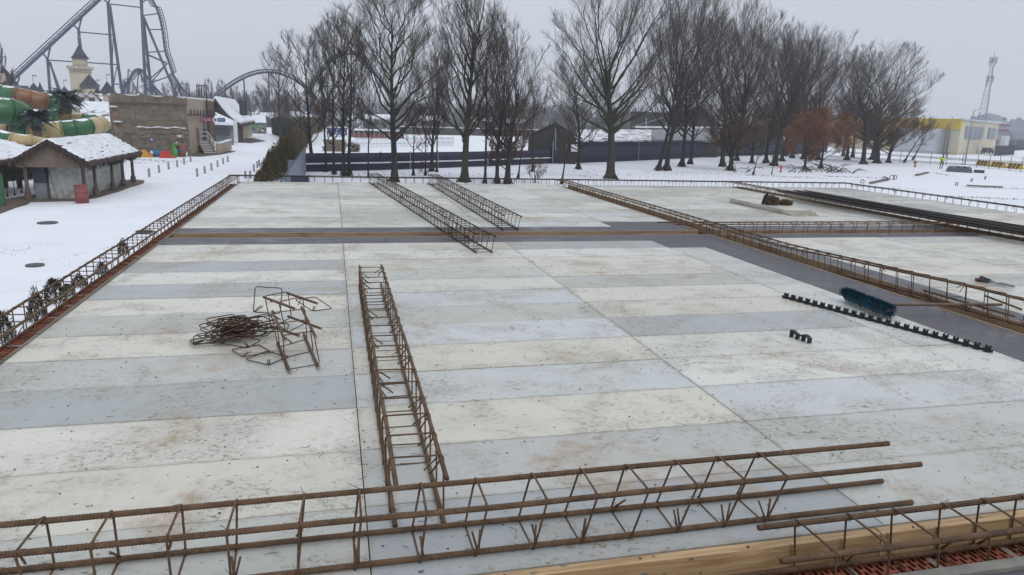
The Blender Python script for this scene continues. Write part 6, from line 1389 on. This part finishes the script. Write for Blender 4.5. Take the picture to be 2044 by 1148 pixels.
T('sapling', 1034, 356, 240, 0, 'curved sapling right of the group of three trunks', lean=(.10,0))
T('slim2', 1062, 343, 140, 60, 'slender dark tree in front of the gabled shed, left corner')
T('sapling', 1121, 368, 235, 0, 'dark leaning sapling at the back edge cage, before the gabled shed', lean=(.10,0))
T('shrub', 1068, 365, 315, 40, 'low forked shrub between the back edge cage and the gabled shed')
T('shrub', 850, 350, 325, 34, 'leafy little shrub beside the thin saplings')
T('lead3', 1154, 338, 95, 135, 'medium bare tree right of the gabled shed window')
T('vase1', 1218, 357, -60, 255, 'widest bare tree with a flared mossy trunk, nearest on the snow', rot=.6)
T('vase2', 1313, 341, -45, 150, 'left stem of the V shaped twin trunks', lean=(.20,0))
T('vase3', 1330, 341, -40, 190, 'right stem of the V shaped twin trunks', lean=(.05,0))
T('vase3', 1361, 333, -28, 170, 'bare tree standing just right of the V shaped twin trunks')
T('lead3', 1378, 328, 12, 130, 'bare tree behind the one right of the V shaped twin trunks')
T('vase2', 1441, 333, -20, 165, 'bare tree with a straight dark trunk before the grey roofed hall')
T('vase3', 1457, 341, 5, 165, 'bare tree leaning slightly right with brown leaves around it, nearer of its pair', lean=(.06,0))
T('brown', 1457, 340, 175, 120, 'low brown leaved tree under the pair before the grey roofed hall')
T('lead1', 1470, 321, 45, 110, 'farther tree behind the slightly leaning one')
T('vase2', 1528, 326, 42, 140, 'bare tree with a broad foot left of the red hydrant')
T('vase1', 1545, 331, 48, 160, 'leaning thick trunk just behind the red hydrant', lean=(.07,0))
T('sapling', 1503, 349, 262, 0, 'leaning sapling stem left of the red hydrant, nearer one', lean=(.16,0))
T('sapling', 1540, 348, 285, 0, 'leaning sapling stem next to the red hydrant', lean=(.12,0))
T('lead3', 1581, 316, 58, 120, 'bare tree behind the orange leaved tree, at its left')
T('vase2', 1603, 318, 68, 130, 'dense bare crown rising above the orange leaved tree, left')
T('vase3', 1632, 320, 66, 140, 'dense bare crown rising above the orange leaved tree, right')
T('multi', 1568, 312, 80, 110, 'bare tree at the end of the tall navy fence')
T('orange', 1606, 338, 228, 95, 'orange leaved young tree at the brush pile, left one', group='orange leaved young trees')
T('orange', 1638, 336, 216, 105, 'orange leaved young tree beside the wire fence, right one', group='orange leaved young trees')
T('slim2', 1683, 312, 110, 75, 'tall thin tree between the orange leaves and the big round crown')
T('slim2', 1701, 315, 92, 80, 'tall thin straight tree just left of the big round crown')
T('vase2', 1722, 328, 92, 170, 'bare tree with the big round crown at the right end of the row, front trunk')
T('vase3', 1742, 319, 84, 190, 'bare tree with the big round crown at the right end of the row, back trunk')
T('brown', 1750, 326, 165, 150, 'brown leaved tree under the big round crown')
T('brown', 1773, 325, 205, 110, 'brown leaved tree right of the big round crown, before the yellow hall')
T('sapling', 1804, 325, 235, 0, 'leaning thin tree at the right end of the row', lean=(.42,0), H=7.5)
T('sapling', 1821, 320, 250, 0, 'leaning thin tree before the pale annex of the yellow hall', lean=(.38,0), H=7.5)
for i, (px, py, top, w) in enumerate(((1500,326,205,110),(1560,322,190,120),(1690,320,190,110),(1010,360,215,90))):
    T('brown', px, py, top, w, 'low brown leaved young tree '+['left of the broad footed tree by the red hydrant','behind the red hydrant','left of the big round crown, behind the wire fence','among the group of three trunks'][i], group='low brown leaved trees')
# far little trees
FG = 'small bare trees behind the coaster and the stone building'
for i, (px, top, w, D) in enumerate(((262,160,40,280),(300,158,44,285),(335,166,24,270),(357,160,30,275),(373,162,22,270),(402,168,18,260),(420,158,24,262),(446,160,26,262),(470,172,30,255),(500,182,40,250),(530,170,44,240),(565,180,50,240))):
    T('small', px, 0, top, w, f'small far bare tree, {ORD[i]} from the left behind the coaster foot', D=D, group=FG)
T('small', 3, 0, 86, 60, 'bare tree top at the left picture edge behind the castle turret', D=120, group=FG)
for i, (px, py) in enumerate(((15.5,393),(29.6,389.6),(43.7,385),(58.5,380.7),(68.9,377.7),(81,374.8),(6,398))):
    T('sapling', px, py, 333 if i < 6 else 336, 22, f'young bare tree in the row left of the thatched shelter, {ORD[i]} from the left' if i < 6 else 'young bare tree in the row left of the thatched shelter, nearest the litter bin', group='young trees by the thatched shelter')
# the far wood
def farwood():
    rr = random.Random(40); m = MB()
    for i in range(330):
        px = rr.uniform(380, 1750); D = rr.uniform(270, 430); b = gnd(px, D); h = rr.uniform(8, 15)*(D/350)
        m.tube([b, b+V((0,0,h*.6))], [.25,.1], 4, cap=False)
        for k in range(34):
            a = rr.uniform(0, 6.28); q = b+V((0,0,h*rr.uniform(.1,.6))); L = h*rr.uniform(.2,.45); d = V((math.cos(a)*.6, math.sin(a)*.6, rr.uniform(.3,1.1))).normalized(); e = q+d*L; m.tube([q, e], [.12,.05], 3, cap=False)
            for j in range(4): f = q.lerp(e, rr.uniform(.4,1)); d2 = (d+V((rr.gauss(0,.6), rr.gauss(0,.6), rr.gauss(.1,.4)))).normalized(); m.tube([f, f+d2*L*.5], [.07,.03], 3, cap=False)
    o = m.build('far_wood', MAT['far']); tag(o, 'far bare wood along the horizon', 'wood', kind='stuff')
    m = MB()
    for i in range(260):
        px = rr.uniform(380, 1760); D = rr.uniform(215, 300); b = gnd(px, D); h = rr.uniform(2, 6)
        for k in range(16):
            a = rr.uniform(0, 6.28); d = V((math.cos(a)*.7, math.sin(a)*.7, rr.uniform(.3,1.2))).normalized(); q = b+V((rr.uniform(-2.5,2.5), rr.uniform(-1,1), 0)); e = q+d*h*rr.uniform(.5,1); m.tube([q, e], [.10,.05], 3, cap=False)
            for j in range(4): f = q.lerp(e, rr.uniform(.3,1)); d2 = (d+V((rr.gauss(0,.6), rr.gauss(0,.6), rr.gauss(.1,.4)))).normalized(); m.tube([f, f+d2*h*.35], [.07,.035], 3, cap=False)
    o = m.build('far_scrub', MAT['far'], smooth=False); tag(o, 'low far scrub along the horizon', 'scrub', kind='stuff')
farwood()
# conifers
def conifer_mesh(seed, H, W_, mat, n=2600, ragged=.2):
    rr = random.Random(seed); m = MB(); tips = [(rr.uniform(-.5,.5), rr.uniform(-.5,.5), rr.uniform(.7,1.0)) for _ in range(9)]
    for i in range(n):
        z = rr.random()**.9; tip = rr.choice(tips)
        prof = (1-z**2.2)*.9+.12; a = rr.uniform(0, 6.28); r = W_/2*prof*math.sqrt(rr.uniform(.3, 1))
        p = V((math.cos(a)*r+tip[0]*W_*.35*z, math.sin(a)*r+tip[1]*W_*.35*z, z*H*tip[2])); d = V((math.cos(a)*.35+rr.gauss(0,.15), math.sin(a)*.35+rr.gauss(0,.15), 1)).normalized()
        L = rr.uniform(.10,.26)*(H/3)**.4; s = d.cross(V((rr.gauss(0,1), rr.gauss(0,1), .1))).normalized()*L*.28
        m.quad(p-s*.5, p+s*.5, p+d*L+s*.12, p+d*L-s*.12)
        if i % 3 == 0: t = d.cross(s).normalized()*L*.22; m.quad(p-t, p+t, p+d*L*.8+t*.2, p+d*L*.8-t*.2)
    tr = MB().tube([V((0,0,-.1)), V((0,0,H*.8))], [.06*H/3,.02], 6)
    return m.mesh('foliage', MAT[mat], (0,0,0)), tr.mesh('trunk', MAT['bark'], (0,0,0))
CP = [conifer_mesh(s, 3, 1.5, 'thuja') for s in (1,2,3)]; CQ = [conifer_mesh(s+5, 2, 1.0, 'thujad', 950) for s in (1,2)]
def conifer(protos, k, p, h, w, h0, w0, label, group):
    root = empty('conifer', p, label, 'conifer', group); root.rotation_euler[2] = R_.uniform(0, 6.28); root.scale = (w/w0, w/w0, h/h0)
    for nm_, me in zip(('foliage', 'trunk'), protos[k % len(protos)]):
        o = bpy.data.objects.new(nm_, me); COL.objects.link(o); o.parent = root
for i, (px, py, top, w) in enumerate(((520,366,338,26),(533,364,318,28),(545,360,296,34),(556,354,282,36),(566,346,272,38),(575,336,268,36),(583,326,262,34),(590,315,255,32),(596,305,250,28),(600,296,247,26),(604,288,246,24))):
    p = G(px, py); conifer(CP, i, p, ZAT(p, top)-GZ, w*PX(p, 0), 3, 1.5, f'brownish green columnar conifer by the sheet metal fence, {ORD[i]} from the near end', 'columnar conifers by the sheet metal fence')
for i, (px, py, top, w) in enumerate(((10,682,617,46),(74,642,574,40),(113,606,553,52),(157,574,546,36),(205,548,523,30),(248,508,476,24),(135,592,566,34))):
    p = G(px, py); conifer(CQ, i, p, ZAT(p, top)-GZ, w*.85*PX(p, 0), 2, 1.0, f'dark young conifer outside the left wall, {ORD[i]} from the near end' if i < 6 else 'smaller young conifer squeezed between two others outside the left wall', 'young conifers outside the left wall')
def hedge(label, pts, h, th, mat, n):
    rr = random.Random(n); m = MB(); Ls = [(b-a).length for a, b in zip(pts[:-1], pts[1:])]; T_ = sum(Ls)
    for i in range(n):
        t = rr.random()*T_
        for a, b, l in zip(pts[:-1], pts[1:], Ls):
            if t <= l: p = a.lerp(b, t/l); d0 = (b-a).normalized(); break
            t -= l
        s0 = V((-d0.y, d0.x, 0)); z = h*rr.random()**.8*(1+.12*math.sin(p.x*1.7+p.y)); p = p+s0*th*rr.uniform(-.5,.5)+V((0,0,z)); d = V((rr.gauss(0,.35), rr.gauss(0,.35), 1)).normalized(); L = rr.uniform(.25,.5); s = d.cross(V((rr.gauss(0,1), rr.gauss(0,1), .1))).normalized()*L*.35
        m.quad(p-s, p+s, p+d*L+s*.3, p+d*L-s*.3)
    root = empty('hedge', pts[0], label, 'hedge'); m.build('foliage', MAT[mat], root)
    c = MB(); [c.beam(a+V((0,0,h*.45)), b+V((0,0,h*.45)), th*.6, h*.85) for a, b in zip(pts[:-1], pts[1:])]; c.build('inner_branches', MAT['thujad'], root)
hedge('dark green trimmed hedge across the snow behind the conifers', [G(553,268), G(590,284), G(603,290)], ZAT(G(575,277), 243)-GZ, 2.2, 'thujad', 5000)
hedge('brown hedge between the snowy house and the yard with the bus', [G(603,290), G(615,270), G(640,262)], 3.2, 2.0, 'thuja', 3500)
hedge('low green hedge behind the young trees left of the thatched shelter', [G(-40,366), G(40,360), G(86,352)], 1.5, .8, 'thujad', 2500)
# fallen branches on the snow
rr = random.Random(77)
for lab, (x0, y0, x1, y1), n in (('brush pile of cut branches under the orange leaved trees', (1588,345,1680,340), 26), ('bent fallen branch on the snow left of the red hydrant', (1476,346,1512,342), 5), ('dark strip of fallen twigs on the snow right of the orange leaved trees', (1640,345,1705,347), 12)):
    a, b = G(x0, y0), G(x1, y1); m = MB()
    for i in range(n):
        p = a.lerp(b, rr.random())+V((rr.uniform(-.5,.5), rr.uniform(-.8,.8), .05)); d = V((rr.gauss(0,1), rr.gauss(0,.5), rr.uniform(.0,.35))).normalized(); L = rr.uniform(.8,2.2); q = [p+d*L*t+V((0,0,.18*L*math.sin(3*t))) for t in (0,.35,.7,1)]; m.tube(q, [.045,.035,.025,.012], 5)
        for j in range(3): r = q[1].lerp(q[3], rr.random()); m.tube([r, r+V((rr.gauss(0,.35), rr.gauss(0,.35), rr.uniform(0,.3)))], [.015,.006], 4)
    o = m.build('fallen_branches', MAT['bark']); tag(o, lab, 'branches')

# stubble and dirt poking through the snow along old tracks
rr = random.Random(91); m = MB()
for (x0, y0, x1, y1, n, sp_) in ((0,537,180,505,60,.18),(0,592,90,575,18,.2),(200,497,300,492,26,.15),(30,505,70,490,18,.25),(240,318,330,322,80,.4),(245,326,400,322,60,.4),(1700,372,1840,380,120,.25),(1880,392,2044,399,160,.2),(1930,374,2044,378,120,.2),(1640,352,1760,356,160,.4),(1850,344,1900,352,80,.4),(1490,350,1640,356,160,.6),(700,348,1100,350,220,1.5),(1130,350,1450,345,240,1.8)):
    a, b = G(x0, y0), G(x1, y1)
    for i in range(n):
        p = a.lerp(b, rr.random())+V((rr.gauss(0,sp_), rr.gauss(0,sp_), hgt(*a.lerp(b,.5)[:2])*0+.0))
        for k in range(rr.choice((1,1,2,3))):
            q = p+V((rr.gauss(0,.05), rr.gauss(0,.05), -.03)); k_ = min(1, max(.35, math.hypot(p.x, p.y)/60)); h = rr.uniform(.07,.15)*k_; w = rr.uniform(.006,.02)*k_; d = V((rr.gauss(0,.05), rr.gauss(0,.05), h)); m.quad(q-V((w,0,0)), q+V((w,0,0)), q+d+V((w*.3,0,0)), q+d-V((w*.3,0,0)))
tag(m.build('grass_stubble', MAT['soil']), 'dry grass stubble poking through the snow along old tracks', 'grass', kind='stuff')
# ================================================================== LIGHT, AIR, CAMERA
HAZE = .00055
SUN_EL, SUN_AZ = rad(48), rad(150)
w = bpy.data.worlds.new('World'); SC.world = w; w.use_nodes = True; nt = w.node_tree; bg = nt.nodes['Background']
sky = nt.nodes.new('ShaderNodeTexSky'); sky.sky_type = 'NISHITA'; sky.sun_disc = False; sky.sun_elevation = SUN_EL; sky.sun_rotation = SUN_AZ; sky.air_density = 1.0; sky.dust_density = 4.0; sky.ozone_density = 1.0
tc = nt.nodes.new('ShaderNodeTexCoord'); sx = nt.nodes.new('ShaderNodeSeparateXYZ'); nt.links.new(tc.outputs['Generated'], sx.inputs[0])
# overcast: the cloud sheet is brighter overhead than at the horizon
ov = nt.nodes.new('ShaderNodeMix'); ov.data_type = 'RGBA'
mr = nt.nodes.new('ShaderNodeMapRange'); mr.inputs['From Min'].default_value = 0.0; mr.inputs['From Max'].default_value = .9; nt.links.new(sx.outputs[2], mr.inputs['Value'])
nt.links.new(mr.outputs[0], ov.inputs[0]); ov.inputs[6].default_value = (5.35, 5.72, 6.35, 1); ov.inputs[7].default_value = (8.6, 9.0, 9.9, 1)
nz = nt.nodes.new('ShaderNodeTexNoise'); nz.inputs['Scale'].default_value = 2.2; nz.inputs['Detail'].default_value = 4
mp = nt.nodes.new('ShaderNodeMapping'); mp.inputs['Scale'].default_value = (1,1,3.2); nt.links.new(tc.outputs['Generated'], mp.inputs[0]); nt.links.new(mp.outputs[0], nz.inputs['Vector'])
cl = nt.nodes.new('ShaderNodeMix'); cl.data_type = 'RGBA'; cl.blend_type = 'MULTIPLY'; cl.inputs[0].default_value = .12; nt.links.new(ov.outputs[2], cl.inputs[6])
cm = nt.nodes.new('ShaderNodeMapRange'); cm.inputs['From Min'].default_value = .3; cm.inputs['From Max'].default_value = .7; cm.inputs['To Min'].default_value = .6; cm.inputs['To Max'].default_value = 1.3
nt.links.new(nz.outputs['Fac'], cm.inputs['Value']); nt.links.new(cm.outputs[0], cl.inputs[7])
hs = nt.nodes.new('ShaderNodeHueSaturation'); hs.inputs['Saturation'].default_value = .3; nt.links.new(sky.outputs[0], hs.inputs['Color'])
fx = nt.nodes.new('ShaderNodeMix'); fx.data_type = 'RGBA'; fx.inputs[0].default_value = .93; nt.links.new(hs.outputs[0], fx.inputs[6]); nt.links.new(cl.outputs[2], fx.inputs[7])
nt.links.new(fx.outputs[2], bg.inputs['Color']); bg.inputs['Strength'].default_value = .1
l = bpy.data.lights.new('sun', 'SUN'); l.energy = .7; l.angle = rad(25); l.color = (1, .97, .92); lo = bpy.data.objects.new('sun', l); COL.objects.link(lo)
sd = V((math.sin(SUN_AZ)*math.cos(SUN_EL), math.cos(SUN_AZ)*math.cos(SUN_EL), math.sin(SUN_EL))); lo.rotation_euler = (-sd).to_track_quat('-Z', 'Y').to_euler()
hz = MB().box2((-420, -60, GZ-1.6), (560, 520, 95)); hm, hnt, hb = nmat('haze_air'); hnt.nodes.remove(hb); pv = hnt.nodes.new('ShaderNodeVolumePrincipled'); pv.inputs['Color'].default_value = (.86,.90,.97,1); pv.inputs['Density'].default_value = HAZE; pv.inputs['Anisotropy'].default_value = .2
hnt.links.new(pv.outputs[0], hnt.nodes['Material Output'].inputs['Volume']); ho = hz.build('haze', hm); tag(ho, 'thin winter haze over the whole place', 'haze', kind='stuff')
cam = bpy.data.cameras.new('camera'); cam.sensor_width = 36; cam.lens = 36*PF/PW; cam.clip_start = .05; cam.clip_end = 8000
co = bpy.data.objects.new('camera', cam); COL.objects.link(co); co.matrix_world = Matrix(((RT.x, UP.x, -FW.x, 0), (RT.y, UP.y, -FW.y, 0), (RT.z, UP.z, -FW.z, CH), (0,0,0,1))); SC.camera = co
SC.view_settings.view_transform = 'Standard'; SC.view_settings.look = 'None'; SC.view_settings.exposure = .08; SC.view_settings.gamma = 1
SC.cycles.max_bounces = 6; SC.cycles.diffuse_bounces = 3; SC.cycles.glossy_bounces = 3; SC.cycles.transparent_max_bounces = 4; SC.cycles.volume_bounces = 1
